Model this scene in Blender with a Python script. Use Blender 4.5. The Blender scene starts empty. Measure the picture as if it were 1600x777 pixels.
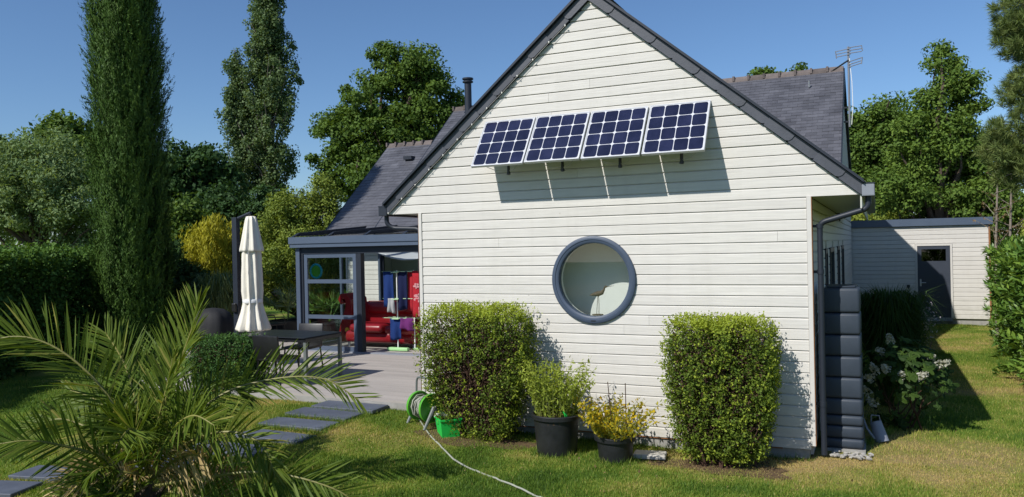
import bpy, bmesh, math, random
import numpy as np
from mathutils import Vector, Matrix

sc = bpy.context.scene
COL = sc.collection

# ------------------------------------------------------------------ camera
CAM = np.array([5.5701, -9.1644, 2.3737])
YAW, PITCH, ROLL, FPX = -0.43371, -0.00274, -0.02113, 1230.0
def _basis():
    f = np.array([math.sin(YAW)*math.cos(PITCH), math.cos(YAW)*math.cos(PITCH), math.sin(PITCH)])
    r = np.array([math.cos(YAW), -math.sin(YAW), 0.0]); u = np.cross(r, f)
    return r*math.cos(ROLL)+u*math.sin(ROLL), -r*math.sin(ROLL)+u*math.cos(ROLL), f
CR, CU, CF = _basis()
cam = bpy.data.cameras.new('camera'); cam.sensor_width = 36; cam.sensor_fit = 'HORIZONTAL'
cam.lens = 36*FPX/1600; cam.clip_start = .1; cam.clip_end = 2000
co = bpy.data.objects.new('camera', cam); COL.objects.link(co)
M = Matrix.Identity(4)
for i in range(3):
    M[i][0], M[i][1], M[i][2], M[i][3] = CR[i], CU[i], -CF[i], CAM[i]
co.matrix_world = M; sc.camera = co
def at(px, py, depth): return CAM + depth*(CF + CR*(px-800)/FPX - CU*(py-388.5)/FPX)
def onY(px, py, Y):
    d = CF + CR*(px-800)/FPX - CU*(py-388.5)/FPX; return CAM + d*(Y-CAM[1])/d[1]
def onZ(px, py, Z):
    d = CF + CR*(px-800)/FPX - CU*(py-388.5)/FPX; return CAM + d*(Z-CAM[2])/d[2]

# ------------------------------------------------------------------ world, sun, exposure
SUND = Vector((.45, 1.0, -1.0)).normalized()           # the way the light travels
w = bpy.data.worlds.new('World'); sc.world = w; w.use_nodes = True
nt = w.node_tree; bg = nt.nodes['Background']; sky = nt.nodes.new('ShaderNodeTexSky')
sky.sky_type = 'NISHITA'; sky.sun_disc = False
sky.sun_elevation = math.asin(-SUND.z); sky.sun_rotation = math.atan2(-SUND.x, -SUND.y)
sky.air_density = 1.0; sky.dust_density = .3; sky.ozone_density = 8.0; sky.altitude = 0
nt.links.new(sky.outputs[0], bg.inputs[0]); bg.inputs[1].default_value = .086
sl = bpy.data.lights.new('sun', 'SUN'); sl.energy = 3.9; sl.angle = math.radians(.5); sl.color = (1, .965, .91)
so = bpy.data.objects.new('sun', sl); COL.objects.link(so)
so.rotation_euler = SUND.to_track_quat('-Z', 'Y').to_euler(); so.location = (-20, -40, 40)
vs = sc.view_settings; vs.view_transform = 'Standard'; vs.look = 'None'; vs.exposure = .4; vs.gamma = 1
sc.cycles.max_bounces = 8; sc.cycles.transparent_max_bounces = 16; sc.cycles.use_denoising = True
sc.cycles.sample_clamp_indirect = 6

# ------------------------------------------------------------------ helpers
class MB:
    def __init__(s): s.v = []; s.f = []
    def add(s, v, f):
        n = len(s.v); s.v += [tuple(map(float, p)) for p in v]; s.f += [tuple(i+n for i in q) for q in f]; return s
    def box(s, x0, x1, y0, y1, z0, z1):
        return s.add([(x0,y0,z0),(x1,y0,z0),(x1,y1,z0),(x0,y1,z0),(x0,y0,z1),(x1,y0,z1),(x1,y1,z1),(x0,y1,z1)],
                     [(3,2,1,0),(4,5,6,7),(0,1,5,4),(1,2,6,5),(2,3,7,6),(3,0,4,7)])
    def rbox(s, c, size, r=.02, seg=2, rot=None):
        bm = bmesh.new(); bmesh.ops.create_cube(bm, size=1)
        bmesh.ops.scale(bm, vec=Vector(size), verts=bm.verts)
        bmesh.ops.bevel(bm, geom=bm.edges[:], offset=r, segments=seg, affect='EDGES', profile=.5)
        mt = Matrix.Translation(Vector(c)) @ (rot.to_4x4() if rot is not None else Matrix.Identity(4))
        bmesh.ops.transform(bm, matrix=mt, verts=bm.verts); bm.verts.index_update()
        s.add([v.co[:] for v in bm.verts], [[v.index for v in f.verts] for f in bm.faces]); bm.free(); return s
    def tube(s, pts, rad, n=8, caps=True):
        pts = [Vector(p) for p in pts]; m = len(pts)
        rad = [rad]*m if not hasattr(rad, '__len__') else list(rad)
        vs, fs = [], []; prev = None
        for i, p in enumerate(pts):
            t = (pts[min(i+1, m-1)]-pts[max(i-1, 0)]).normalized()
            if prev is None:
                a = t.cross(Vector((0, 0, 1)))
                if a.length < .1: a = t.cross(Vector((1, 0, 0)))
                a.normalize()
            else:
                a = (prev - t*prev.dot(t))
                a = a.normalized() if a.length > 1e-6 else t.orthogonal().normalized()
            prev = a; b = t.cross(a)
            for k in range(n):
                g = 2*math.pi*k/n; vs.append(p+(a*math.cos(g)+b*math.sin(g))*rad[i])
        for i in range(m-1):
            for k in range(n):
                k2 = (k+1) % n; fs.append((i*n+k, i*n+k2, (i+1)*n+k2, (i+1)*n+k))
        if caps: fs.append(tuple(range(n))[::-1]); fs.append(tuple((m-1)*n+k for k in range(n)))
        return s.add(vs, fs)
    def lathe(s, prof, n=24, c=(0, 0, 0), fn=None):
        vs, fs = [], []; m = len(prof)
        for r, z in prof:
            for k in range(n):
                g = 2*math.pi*k/n; q = fn(g, r, z) if fn else r
                vs.append((c[0]+q*math.cos(g), c[1]+q*math.sin(g), c[2]+z))
        for i in range(m-1):
            for k in range(n):
                k2 = (k+1) % n; fs.append((i*n+k, i*n+k2, (i+1)*n+k2, (i+1)*n+k))
        fs.append(tuple(range(n))[::-1]); fs.append(tuple((m-1)*n+k for k in range(n)))
        return s.add(vs, fs)
    def prism(s, poly, d):                              # poly of 3D points, pushed along d
        n = len(poly); d = np.array(d); poly = [np.array(p, float) for p in poly]
        return s.add(list(poly)+[p+d for p in poly], [tuple(range(n)), tuple(range(2*n-1, n-1, -1))] +
                     [(i, i+n, (i+1) % n+n, (i+1) % n) for i in range(n)])
    def mesh(s, name):
        me = bpy.data.meshes.new(name); me.from_pydata(s.v, [], s.f); me.validate()
        bm = bmesh.new(); bm.from_mesh(me); bmesh.ops.recalc_face_normals(bm, faces=bm.faces); bm.to_mesh(me); bm.free()
        return me
    def build(s, name, mat, parent=None, smooth=False):
        me = s.mesh(name); return link(name, me, mat, parent, smooth)
def link(name, me, mat, parent=None, smooth=False):
    if mat is not None and len(me.materials) == 0: me.materials.append(mat)
    if smooth:
        me.polygons.foreach_set('use_smooth', [True]*len(me.polygons))
        if smooth != 'all':
            try: me.set_sharp_from_angle(angle=math.radians(40))
            except Exception: pass
    o = bpy.data.objects.new(name, me); COL.objects.link(o)
    if parent is not None: o.parent = parent; o.matrix_parent_inverse = Matrix.Translation(-Vector(wloc(parent)))
    return o
def wloc(o): return Vector(o.location) if o.parent is None else Vector((0, 0, 0))
def tag(o, label, cat, group=None, kind=None):
    o['label'] = label; o['category'] = cat
    if group: o['group'] = group
    if kind: o['kind'] = kind
    return o
def thing(name, label, cat, loc=(0, 0, 0), group=None):
    o = bpy.data.objects.new(name, None); COL.objects.link(o); o.location = loc; o.empty_display_size = .2
    return tag(o, label, cat, group)
def struct(o, label=None):
    o['kind'] = 'structure'
    if label: o['label'] = label
    return o
def stuff(o, label=None, cat=None):
    o['kind'] = 'stuff'
    if label: o['label'] = label
    if cat: o['category'] = cat
    return o

# ------------------------------------------------------------------ materials
def mat(name, col, rough=.6, spec=.4, metal=0, var=.12, scale=6, stretch=(1, 1, 1), bump=0, bscale=40, bstretch=None, objvar=0, coat=0):
    m = bpy.data.materials.new(name); m.use_nodes = True; n = m.node_tree.nodes; l = m.node_tree.links
    p = n['Principled BSDF']; p.inputs['Roughness'].default_value = rough; p.inputs['Metallic'].default_value = metal
    p.inputs['Specular IOR Level'].default_value = spec; p.inputs['Coat Weight'].default_value = coat
    tc = n.new('ShaderNodeTexCoord'); mp = n.new('ShaderNodeMapping'); mp.inputs['Scale'].default_value = stretch
    l.new(tc.outputs['Object'], mp.inputs['Vector'])
    nz = n.new('ShaderNodeTexNoise'); nz.inputs['Scale'].default_value = scale; nz.inputs['Detail'].default_value = 6
    nz.inputs['Roughness'].default_value = .65
    l.new(mp.outputs[0], nz.inputs['Vector'])
    mr = n.new('ShaderNodeMapRange'); mr.inputs[1].default_value = .25; mr.inputs[2].default_value = .75
    mr.inputs[3].default_value = 1-var; mr.inputs[4].default_value = 1+var
    l.new(nz.outputs['Fac'], mr.inputs[0])
    hs = n.new('ShaderNodeHueSaturation'); hs.inputs['Color'].default_value = (*col, 1)
    val = mr.outputs[0]
    if objvar:
        oi = n.new('ShaderNodeObjectInfo'); m2 = n.new('ShaderNodeMapRange')
        m2.inputs[3].default_value = 1-objvar; m2.inputs[4].default_value = 1+objvar
        l.new(oi.outputs['Random'], m2.inputs[0])
        mu = n.new('ShaderNodeMath'); mu.operation = 'MULTIPLY'; l.new(val, mu.inputs[0]); l.new(m2.outputs[0], mu.inputs[1]); val = mu.outputs[0]
    l.new(val, hs.inputs['Value']); l.new(hs.outputs[0], p.inputs['Base Color'])
    r2 = n.new('ShaderNodeMapRange'); r2.inputs[3].default_value = max(.02, rough-.1); r2.inputs[4].default_value = min(1, rough+.12)
    l.new(nz.outputs['Fac'], r2.inputs[0]); l.new(r2.outputs[0], p.inputs['Roughness'])
    if bump:
        b = n.new('ShaderNodeBump'); b.inputs['Strength'].default_value = bump; b.inputs['Distance'].default_value = .004
        m3 = n.new('ShaderNodeMapping'); m3.inputs['Scale'].default_value = bstretch or stretch; l.new(tc.outputs['Object'], m3.inputs['Vector'])
        n2 = n.new('ShaderNodeTexNoise'); n2.inputs['Scale'].default_value = bscale; n2.inputs['Detail'].default_value = 5
        l.new(m3.outputs[0], n2.inputs['Vector']); l.new(n2.outputs['Fac'], b.inputs['Height']); l.new(b.outputs[0], p.inputs['Normal'])
    return m
def leafmat(name, cols, rough=.6, trans=.3, spec=.16, gain=2.05):
    """colour picked by the per-leaf attribute 'tone'"""
    m = bpy.data.materials.new(name); m.use_nodes = True; n = m.node_tree.nodes; l = m.node_tree.links
    p = n['Principled BSDF']; p.inputs['Roughness'].default_value = rough; p.inputs['Specular IOR Level'].default_value = spec
    a = n.new('ShaderNodeAttribute'); a.attribute_name = 'tone'
    r = n.new('ShaderNodeValToRGB'); e = r.color_ramp.elements
    while len(e) < len(cols): e.new(.5)
    for i, c in enumerate(cols): e[i].position = i/(len(cols)-1); e[i].color = (*[min(.85, q*gain) for q in c], 1)
    l.new(a.outputs['Fac'], r.inputs[0]); l.new(r.outputs[0], p.inputs['Base Color'])
    t = n.new('ShaderNodeBsdfTranslucent'); g = n.new('ShaderNodeMixRGB'); g.blend_type = 'MULTIPLY'; g.inputs[0].default_value = 1
    g.inputs[2].default_value = (1.25, 1.15, .45, 1); l.new(r.outputs[0], g.inputs[1]); l.new(g.outputs[0], t.inputs[0])
    mx = n.new('ShaderNodeMixShader'); mx.inputs[0].default_value = trans
    l.new(p.outputs[0], mx.inputs[1]); l.new(t.outputs[0], mx.inputs[2]); l.new(mx.outputs[0], n['Material Output'].inputs[0])
    return m
def glassmat(name, tint=(.9, .95, .93), refl=1.0, rough=0.0, ior=1.5):
    m = bpy.data.materials.new(name); m.use_nodes = True; n = m.node_tree.nodes; l = m.node_tree.links
    n.remove(n['Principled BSDF'])
    t = n.new('ShaderNodeBsdfTransparent'); t.inputs[0].default_value = (*tint, 1)
    g = n.new('ShaderNodeBsdfGlossy'); g.inputs['Roughness'].default_value = rough
    fr = n.new('ShaderNodeLayerWeight'); pw_ = n.new('ShaderNodeMath'); pw_.operation = 'POWER'; pw_.inputs[1].default_value = 5; l.new(fr.outputs['Facing'], pw_.inputs[0])
    mu = n.new('ShaderNodeMath'); mu.operation = 'MULTIPLY_ADD'; mu.use_clamp = True; mu.inputs[1].default_value = .9; mu.inputs[2].default_value = .04*refl; l.new(pw_.outputs[0], mu.inputs[0])
    mx = n.new('ShaderNodeMixShader'); l.new(mu.outputs[0], mx.inputs[0]); l.new(t.outputs[0], mx.inputs[1]); l.new(g.outputs[0], mx.inputs[2])
    l.new(mx.outputs[0], n['Material Output'].inputs[0]); return m

MAT = dict(
    board=mat('painted_board', (.60, .575, .53), .55, .3, var=.09, scale=5, stretch=(.5, 1, 7), bump=.45, bscale=60, bstretch=(.05, 1, 1.2), objvar=.035),
    sideboard=mat('painted_board_side', (.60, .575, .53), .55, .3, var=.05, scale=5, stretch=(1, .6, 8), bump=.35, bscale=60, bstretch=(1, .05, 1.2), objvar=.035),
    trim=mat('painted_trim', (.58, .555, .515), .5, .3, var=.04, scale=8),
    brown=mat('bare_wood_edge', (.28, .13, .06), .8, .2, var=.2, scale=12),
    soffit=mat('soffit_paint', (.50, .50, .45), .6, .3, var=.04),
    plinth=mat('concrete_plinth', (.30, .29, .27), .9, .2, var=.2, scale=9, bump=.5, bscale=60),
    slate=mat('roof_slate', (.084, .085, .098), .5, .45, var=.3, scale=2.3, bump=.4, bscale=50, objvar=.2),
    verge=mat('verge_slate', (.062, .066, .080), .45, .45, var=.14, scale=7, bump=.3, bscale=50, objvar=.12),
    ridge=mat('ridge_tile_clay', (.125, .105, .098), .85, .2, var=.3, scale=8, bump=.6, bscale=40, objvar=.2),
    anth=mat('anthracite_metal', (.075, .10, .145), .38, .5, var=.05, scale=3, objvar=.0),
    anthd=mat('anthracite_dark', (.020, .025, .036), .45, .35, var=.06, scale=3),
    zinc=mat('zinc_grey', (.22, .235, .27), .45, .5, var=.1, scale=4),
    black=mat('black_plastic', (.012, .012, .013), .4, .45, var=.25, scale=9),
    blackm=mat('black_metal', (.014, .015, .017), .35, .5, var=.1),
    pot=mat('black_pot_plastic', (.016, .017, .019), .42, .5, var=.35, scale=7, bump=.25, bscale=30),
    tank=mat('tank_plastic', (.034, .045, .062), .5, .4, var=.12, scale=5, bump=.2, bscale=80),
    terrace=mat('terrace_board', (.36, .328, .30), .75, .25, var=.12, scale=3, stretch=(.3, 3, 1), bump=.3, bscale=30, bstretch=(.2, 4, 1), objvar=.06),
    slab=mat('slate_slab', (.085, .097, .125), .6, .4, var=.22, scale=4, bump=.5, bscale=14, objvar=.12),
    soil=mat('soil', (.10, .065, .04), .95, .1, var=.35, scale=14, bump=1, bscale=25),
    alu=mat('panel_frame_aluminium', (.55, .56, .58), .35, .5, metal=.3, var=.03),
    sheet=mat('panel_backsheet', (.60, .61, .64), .25, .5, var=.03, coat=.5),
    cell=mat('solar_cell', (.012, .014, .04), .18, .5, var=.35, scale=5, objvar=.25, coat=.4),
    steel=mat('galvanised_steel', (.45, .46, .47), .4, .5, metal=.7, var=.1),
    aerial=mat('aerial_metal', (.22, .23, .25), .45, .5, metal=.4, var=.1),
    whitep=mat('white_plastic', (.78, .78, .76), .4, .4, var=.03),
    room=mat('room_plaster', (.76, .77, .75), .8, .2, var=.03),
    roomd=mat('room_dim', (.30, .32, .30), .8, .2, var=.05),
    wood=mat('driftwood', (.10, .075, .055), .7, .3, var=.25, scale=20),
    bark=mat('bark', (.085, .065, .048), .9, .2, var=.35, scale=7, stretch=(1, 1, .3), bump=1, bscale=20),
    palebark=mat('pale_bark', (.22, .19, .155), .9, .2, var=.3, scale=6, bump=.8, bscale=20),
    twig=mat('twig', (.07, .04, .028), .9, .15, var=.3, scale=20),
    cream=mat('parasol_cloth', (.74, .70, .60), .85, .15, var=.06, scale=3, bump=.3, bscale=30),
    red=mat('red_leather', (.25, .010, .016), .32, .5, var=.12, scale=4, bump=.15, bscale=60),
    redt=mat('red_towel', (.33, .02, .028), .95, .1, var=.12, scale=30, bump=.5, bscale=150),
    pinkp=mat('pink_print', (.50, .24, .25), .95, .1, var=.06),
    blue=mat('blue_towel', (.014, .034, .13), .95, .1, var=.15, scale=30, bump=.5, bscale=150),
    navy=mat('navy_towel', (.012, .016, .05), .95, .1, var=.15, scale=30),
    purple=mat('purple_cloth', (.12, .025, .12), .9, .1, var=.12),
    whitec=mat('white_cloth', (.55, .55, .54), .9, .1, var=.05),
    greyc=mat('grey_white_cloth', (.33, .34, .34), .9, .1, var=.08),
    lime=mat('lime_plastic', (.34, .60, .28), .4, .4, var=.05),
    limep=mat('pale_lime_plastic', (.42, .58, .36), .45, .4, var=.05),
    green=mat('green_plastic', (.09, .36, .03), .35, .45, var=.1),
    green2=mat('green_crate', (.02, .50, .07), .45, .4, var=.1),
    dkgreen=mat('dark_green_plastic', (.03, .06, .035), .45, .4, var=.15),
    grey=mat('grey_plastic', (.13, .145, .14), .5, .4, var=.12),
    hose=mat('hose_rubber', (.33, .34, .28), .5, .4, var=.12, scale=15),
    teal=mat('teal_print', (.02, .35, .42), .5, .3, var=.05),
    stone=mat('white_stone', (.40, .38, .34), .85, .2, var=.15, scale=10, bump=.6, bscale=20, objvar=.15),
    cover=mat('black_cover', (.022, .022, .024), .7, .25, var=.2, scale=4, bump=.5, bscale=12),
    yellow=mat('yellow_dot', (.75, .45, .05), .5, .3, var=.05),
    bulb=mat('bulb_plastic', (.8, .78, .7), .3, .5, var=.02),
    cable=mat('cable', (.35, .34, .32), .5, .3, var=.05),
    doorp=mat('door_paint', (.040, .048, .066), .45, .4, var=.06),
)
def weather(m):
    n = m.node_tree.nodes; l = m.node_tree.links; p = n['Principled BSDF']; src = p.inputs['Base Color'].links[0].from_socket
    tc = n.new('ShaderNodeTexCoord')
    def noise(scale, st, lo, hi, det=4):
        mp = n.new('ShaderNodeMapping'); mp.inputs['Scale'].default_value = st; l.new(tc.outputs['Object'], mp.inputs[0])
        z = n.new('ShaderNodeTexNoise'); z.inputs['Scale'].default_value = scale; z.inputs['Detail'].default_value = det; l.new(mp.outputs[0], z.inputs['Vector'])
        r = n.new('ShaderNodeMapRange'); r.inputs[1].default_value = lo; r.inputs[2].default_value = hi; l.new(z.outputs['Fac'], r.inputs[0]); return r.outputs[0]
    def mul(a, b):
        k = n.new('ShaderNodeMath'); k.operation = 'MULTIPLY'; k.use_clamp = True; l.new(a, k.inputs[0])
        if isinstance(b, float): k.inputs[1].default_value = b
        else: l.new(b, k.inputs[1])
        return k.outputs[0]
    def mix(c, fac, col):
        k = n.new('ShaderNodeMixRGB'); l.new(fac, k.inputs[0]); l.new(c, k.inputs[1]); k.inputs[2].default_value = (*col, 1); return k.outputs[0]
    sx = n.new('ShaderNodeSeparateXYZ'); l.new(tc.outputs['Object'], sx.inputs[0])
    lowz = n.new('ShaderNodeMapRange'); lowz.inputs[1].default_value = .75; lowz.inputs[2].default_value = .05; l.new(sx.outputs['Z'], lowz.inputs[0])
    c = mix(src, mul(noise(2.2, (3.5, 3.5, .35), .48, .80), .13), (.34, .32, .27))            # faint runs of dirt
    c = mix(c, mul(mul(noise(7, (1, 1, 1), .35, .70), lowz.outputs[0]), .32), (.27, .27, .18))   # splash and algae low down
    v = n.new('ShaderNodeTexVoronoi'); v.inputs['Scale'].default_value = 2.1; mp = n.new('ShaderNodeMapping'); mp.inputs['Scale'].default_value = (1, 1, 2.2); l.new(tc.outputs['Object'], mp.inputs[0]); l.new(mp.outputs[0], v.inputs['Vector'])
    r = n.new('ShaderNodeMapRange'); r.inputs[1].default_value = .035; r.inputs[2].default_value = .012; l.new(v.outputs['Distance'], r.inputs[0])
    c = mix(c, mul(r.outputs[0], .55), (.20, .17, .13)); l.new(c, p.inputs['Base Color'])       # knots bleeding through
weather(MAT['board']); weather(MAT['sideboard'])
GLASS = glassmat('window_glass', (.86, .93, .90), 1.3)
VGLASS = glassmat('veranda_glass', (.94, .97, .96), .8)
RGLASS = glassmat('round_window_glass', (.95, .965, .95), 1.6)
LEAF = dict(
    oak=leafmat('leaf_oak', [(.026, .050, .010), (.050, .084, .015), (.085, .125, .020)]),
    dark=leafmat('leaf_dark', [(.014, .032, .012), (.024, .050, .015), (.040, .072, .020)]),
    silver=leafmat('leaf_silver', [(.052, .082, .034), (.080, .115, .048), (.12, .155, .066)], trans=.35, gain=2.5),
    poplar=leafmat('leaf_poplar', [(.040, .070, .028), (.070, .108, .040), (.125, .165, .080)], spec=.25, gain=1.7),
    bright=leafmat('leaf_bright', [(.055, .085, .016), (.11, .14, .024), (.18, .20, .036)]),
    golden=leafmat('leaf_golden', [(.14, .15, .014), (.25, .24, .018), (.37, .33, .03)], gain=1.45),
    cyp=leafmat('leaf_cypress', [(.018, .038, .008), (.036, .068, .012), (.070, .105, .020)], trans=.12),
    hedge=leafmat('leaf_hedge', [(.018, .042, .010), (.035, .072, .014), (.07, .12, .02)], trans=.2),
    bush=leafmat('leaf_bush', [(.028, .048, .012), (.065, .105, .018), (.14, .19, .022), (.25, .30, .035)], trans=.35, gain=1.4),
    dead=leafmat('leaf_dead', [(.035, .022, .018), (.065, .038, .028), (.10, .06, .035)], trans=.2, gain=1.45),
    box=leafmat('leaf_box', [(.020, .048, .014), (.036, .082, .020), (.06, .12, .026)], trans=.2, gain=1.45),
    laurel=leafmat('leaf_laurel', [(.035, .080, .016), (.065, .130, .022), (.13, .20, .03), (.22, .26, .04)], rough=.45, spec=.35, trans=.25, gain=1.5),
    pine=leafmat('needle_pine', [(.036, .055, .018), (.075, .100, .028), (.13, .14, .045)], trans=.15),
    pinedry=leafmat('needle_dry', [(.16, .10, .05), (.24, .16, .08), (.30, .20, .10)], trans=.15, gain=.8),
    palm=leafmat('leaf_palm', [(.030, .060, .008), (.060, .105, .013), (.115, .155, .022), (.26, .24, .06)], rough=.5, trans=.32, spec=.16, gain=1.2),
    palmdry=leafmat('leaf_palm_dry', [(.16, .12, .05), (.32, .24, .11), (.46, .36, .18)], trans=.25, gain=1.45),
    potA=leafmat('leaf_pot_green', [(.09, .13, .018), (.18, .23, .03), (.30, .34, .06)], trans=.4, gain=1.45),
    potB=leafmat('leaf_pot_yellow', [(.16, .19, .02), (.36, .32, .025), (.62, .42, .015)], trans=.4, gain=1.05),
    hyd=leafmat('leaf_hydrangea', [(.018, .04, .012), (.030, .062, .014), (.075, .13, .02)], trans=.3, gain=1.0),
    flower=leafmat('petal_white', [(.45, .46, .32), (.68, .68, .56), (.82, .80, .70)], trans=.3, gain=.62),
    lav=leafmat('petal_lavender', [(.38, .32, .42), (.55, .48, .58), (.7, .65, .7)], trans=.3, gain=.85),
    grassy=leafmat('leaf_ornamental', [(.020, .042, .012), (.04, .075, .016), (.08, .12, .025)], trans=.25, gain=1.45),
    pampas=leafmat('leaf_pampas', [(.09, .125, .05), (.15, .19, .08), (.24, .27, .13)], trans=.25, gain=1.45),
    grass=leafmat('grass_blade', [(.044, .084, .012), (.080, .138, .018), (.138, .185, .028), (.25, .235, .06), (.34, .26, .11)], rough=.55, trans=.35, spec=.25, gain=1.6),
)

# ------------------------------------------------------------------ noise in numpy
def fnoise(x, y, seed, scale=1.0, n=24):
    r = np.random.RandomState(seed); s = np.zeros_like(x, float); tot = 0
    for i in range(n):
        k = scale*(1.0+3.0*r.rand()**2); a = r.rand()*2*math.pi; p = r.rand()*2*math.pi; w_ = 1/k
        s += w_*np.sin((x*math.cos(a)+y*math.sin(a))*k+p); tot += w_*w_*.5
    return s/math.sqrt(tot)
def sstep(a, b, x): t = np.clip((x-a)/(b-a), 0, 1); return t*t*(3-2*t)

# ------------------------------------------------------------------ foliage
def rand_unit(rng, n):
    v = rng.normal(size=(n, 3)); return v/np.linalg.norm(v, axis=1, keepdims=True)
def unit(v): return v/np.maximum(np.linalg.norm(v, axis=-1, keepdims=True), 1e-9)
def quads_mesh(name, V, tone, nv=4, faces=None):
    """V (N,nv,3); faces: list of index tuples in one leaf"""
    N = len(V); me = bpy.data.meshes.new(name)
    faces = faces or [tuple(range(nv))]
    me.vertices.add(N*nv); me.vertices.foreach_set('co', V.reshape(-1).astype(np.float32))
    loops = np.concatenate([np.array(f) for f in faces]); lens = np.array([len(f) for f in faces])
    L = (np.arange(N)[:, None]*nv+loops[None]).reshape(-1)
    me.loops.add(len(L)); me.loops.foreach_set('vertex_index', L.astype(np.int32))
    st = np.concatenate([[0], np.cumsum(np.tile(lens, N))[:-1]])
    me.polygons.add(N*len(faces)); me.polygons.foreach_set('loop_start', st.astype(np.int32))
    at_ = me.attributes.new('tone', 'FLOAT', 'POINT'); at_.data.foreach_set('value', np.repeat(np.clip(tone, 0, 1), nv).astype(np.float32))
    me.update(calc_edges=True); return me
def leaves(rng, C, N, L, W, tone, axis=None, axw=0, fold=.15, lvar=.3):
    """rhombic leaves at C facing roughly N; axis: preferred long direction"""
    n = len(C); d = rand_unit(rng, n)
    if axis is not None: d = unit(d*(1-axw)+axis*axw)
    nn = unit(N); s = unit(np.cross(nn, d)); nn = unit(np.cross(d, s))
    k = (1-lvar+2*lvar*rng.rand(n, 1)); l = L*k/2; w_ = W*k/2
    V = np.stack([C-d*l, C+s*w_+nn*w_*fold*2-d*l*.1, C+d*l, C-s*w_+nn*w_*fold*2-d*l*.1], 1)
    return V, tone
def crown(name, parent, m, rng, clumps, rc, per, L, W, up=.4, tvar=.35, flat=.7, axis=None, axw=0, tone0=.45, ctr=None, rim=1.0):
    """clumps (K,3) centres. Leaves sit in small balls, facing out of their ball and upward."""
    K = len(clumps); n = K*per
    rr = rc*(.6+.8*rng.rand(K))
    b = rand_unit(rng, n)*(rng.rand(n, 1)**(1/2.2)); idx = np.repeat(np.arange(K), per)
    off = b*rr[idx][:, None]; off[:, 2] *= flat
    C = clumps[idx]+off
    nn = unit(b)*1.0+rand_unit(rng, n)*.5; nn[:, 2] += up
    tone = tone0+tvar*(rng.rand(n)-.5)*1.2+tvar*.8*(rng.rand(K)[idx]-.5)
    V, t = leaves(rng, C, nn, L, W, tone, axis, axw)
    return link(name, quads_mesh(name, V, t), m, parent)
def lobe_points(rng, lobes, n, bias=2.6, top=.0):
    """points in a union of ellipsoids, thick towards the skin"""
    vol = np.array([l[3]*l[4]*l[5] for l in lobes])**.75; k = rng.choice(len(lobes), n, p=vol/vol.sum())
    b = rand_unit(rng, n)*(rng.rand(n, 1)**(1/bias)); A = np.array(lobes)
    p = A[k, :3]+b*A[k, 3:6]; return p
def limb(mb, rng, a, b, r0, r1, bend=.12, n=6, sides=6):
    a = np.array(a, float); b = np.array(b, float); L = np.linalg.norm(b-a); pts = []; o = rng.normal(size=3)*bend*L
    for i in range(n):
        t = i/(n-1); pts.append(a+(b-a)*t+o*math.sin(math.pi*t)*.5+rng.normal(size=3)*L*.012*(0 < i < n-1))
    mb.tube(pts, [r0+(r1-r0)*(i/(n-1)) for i in range(n)], sides, False)
def tree(name, label, base, lobes, m, seed, nclump=300, per=90, rc=.55, L=.16, W=.10, trunk=.2, bark='bark', limbs=16, up=.4, fork=.35, tone0=.45, group=None, flat=.7, axis=None, axw=0, bias=2.6, cat='tree'):
    rng = np.random.RandomState(seed); base = np.array(base, float)
    t = thing(name, label, cat, tuple(base), group)
    lb = [(base[0]+l[0], base[1]+l[1], base[2]+l[2], *l[3:]) for l in lobes]
    P = lobe_points(rng, lb, nclump, bias)
    top = max(l[2]+l[5]*.5 for l in lb); mb = MB()
    mid = base+np.array([0, 0, (top-base[2])*fork])
    pts = [base+(np.array([0, 0, top-base[2]]))*i/7+np.append(rng.normal(size=2)*.05*i, 0) for i in range(8)]
    mb.tube(pts, [trunk*(1.25 if i == 0 else 1-.13*i) for i in range(8)], 9, False)
    sel = P[rng.choice(len(P), min(limbs, len(P)), replace=False)]
    for q in sel:
        i = int(np.clip((q[2]-base[2])/(top-base[2])*7*.6, 1, 6)); limb(mb, rng, pts[i], q, trunk*(.5-.05*i), trunk*.06)
    mb.build('trunk', MAT[bark], t, True)
    crown('crown', t, m, rng, P, rc, per, L, W, up, tone0=tone0, flat=flat, axis=axis, axw=axw)
    return t

# ================================================================== GROUND
def ground_h(x, y):
    x = np.asarray(x, float); y = np.asarray(y, float)
    h = .15*sstep(1.6, -.6, x)*sstep(-3.2, -.6, y)
    h = h - .03*sstep(1.0, 1.8, x)*sstep(-1.6, -.4, y)
    h = h + .75*sstep(-4.6, -9.0, y)
    h = h + .012*fnoise(x, y, 5, 1.5)
    return h
def dryness(x, y):
    d = .36+.13*fnoise(x, y, 11, .9)+.12*fnoise(x, y, 12, 2.6)+.07*fnoise(x, y, 13, 9.0)
    d += .22*sstep(3.6, 5.6, x)*sstep(-1.2, .1, y)                 # yellower lawn along the side of the house
    def spot(cx, cy, rx, ry, a): return a*np.exp(-((x-cx)/rx)**2-((y-cy)/ry)**2)
    d += spot(.15, -1.05, .85, .45, .5)+spot(.3, -.5, .5, .2, .2)+spot(4.0, -.75, .7, .25, .35)+spot(1.2, -.75, .8, .25, .3)+spot(5.5, -.1, 1.1, .20, .28)
    d += spot(6.2, .35, .8, .25, .12)+spot(2.2, -1.25, .8, .25, .2)+spot(-3.4, -2.6, .7, .5, .25)
    d -= .12*sstep(-1.3, -2.2, y)*sstep(-2, 0, x)
    return np.clip(d, 0, 1)
xs = np.concatenate([[-160, -90, -55, -35, -24], np.arange(-16, 13.01, .2), [16, 22, 35, 60, 160]])
ys = np.concatenate([[-60, -30, -16, -12], np.arange(-10, 18.01, .2), [20, 25, 35, 55, 90, 180]])
X, Y = np.meshgrid(xs, ys); nx, ny = len(xs), len(ys)
V = np.stack([X, Y, ground_h(X, Y)], -1).reshape(-1, 3)
I = (np.arange(ny-1)[:, None]*nx+np.arange(nx-1)[None]).reshape(-1)
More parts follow.
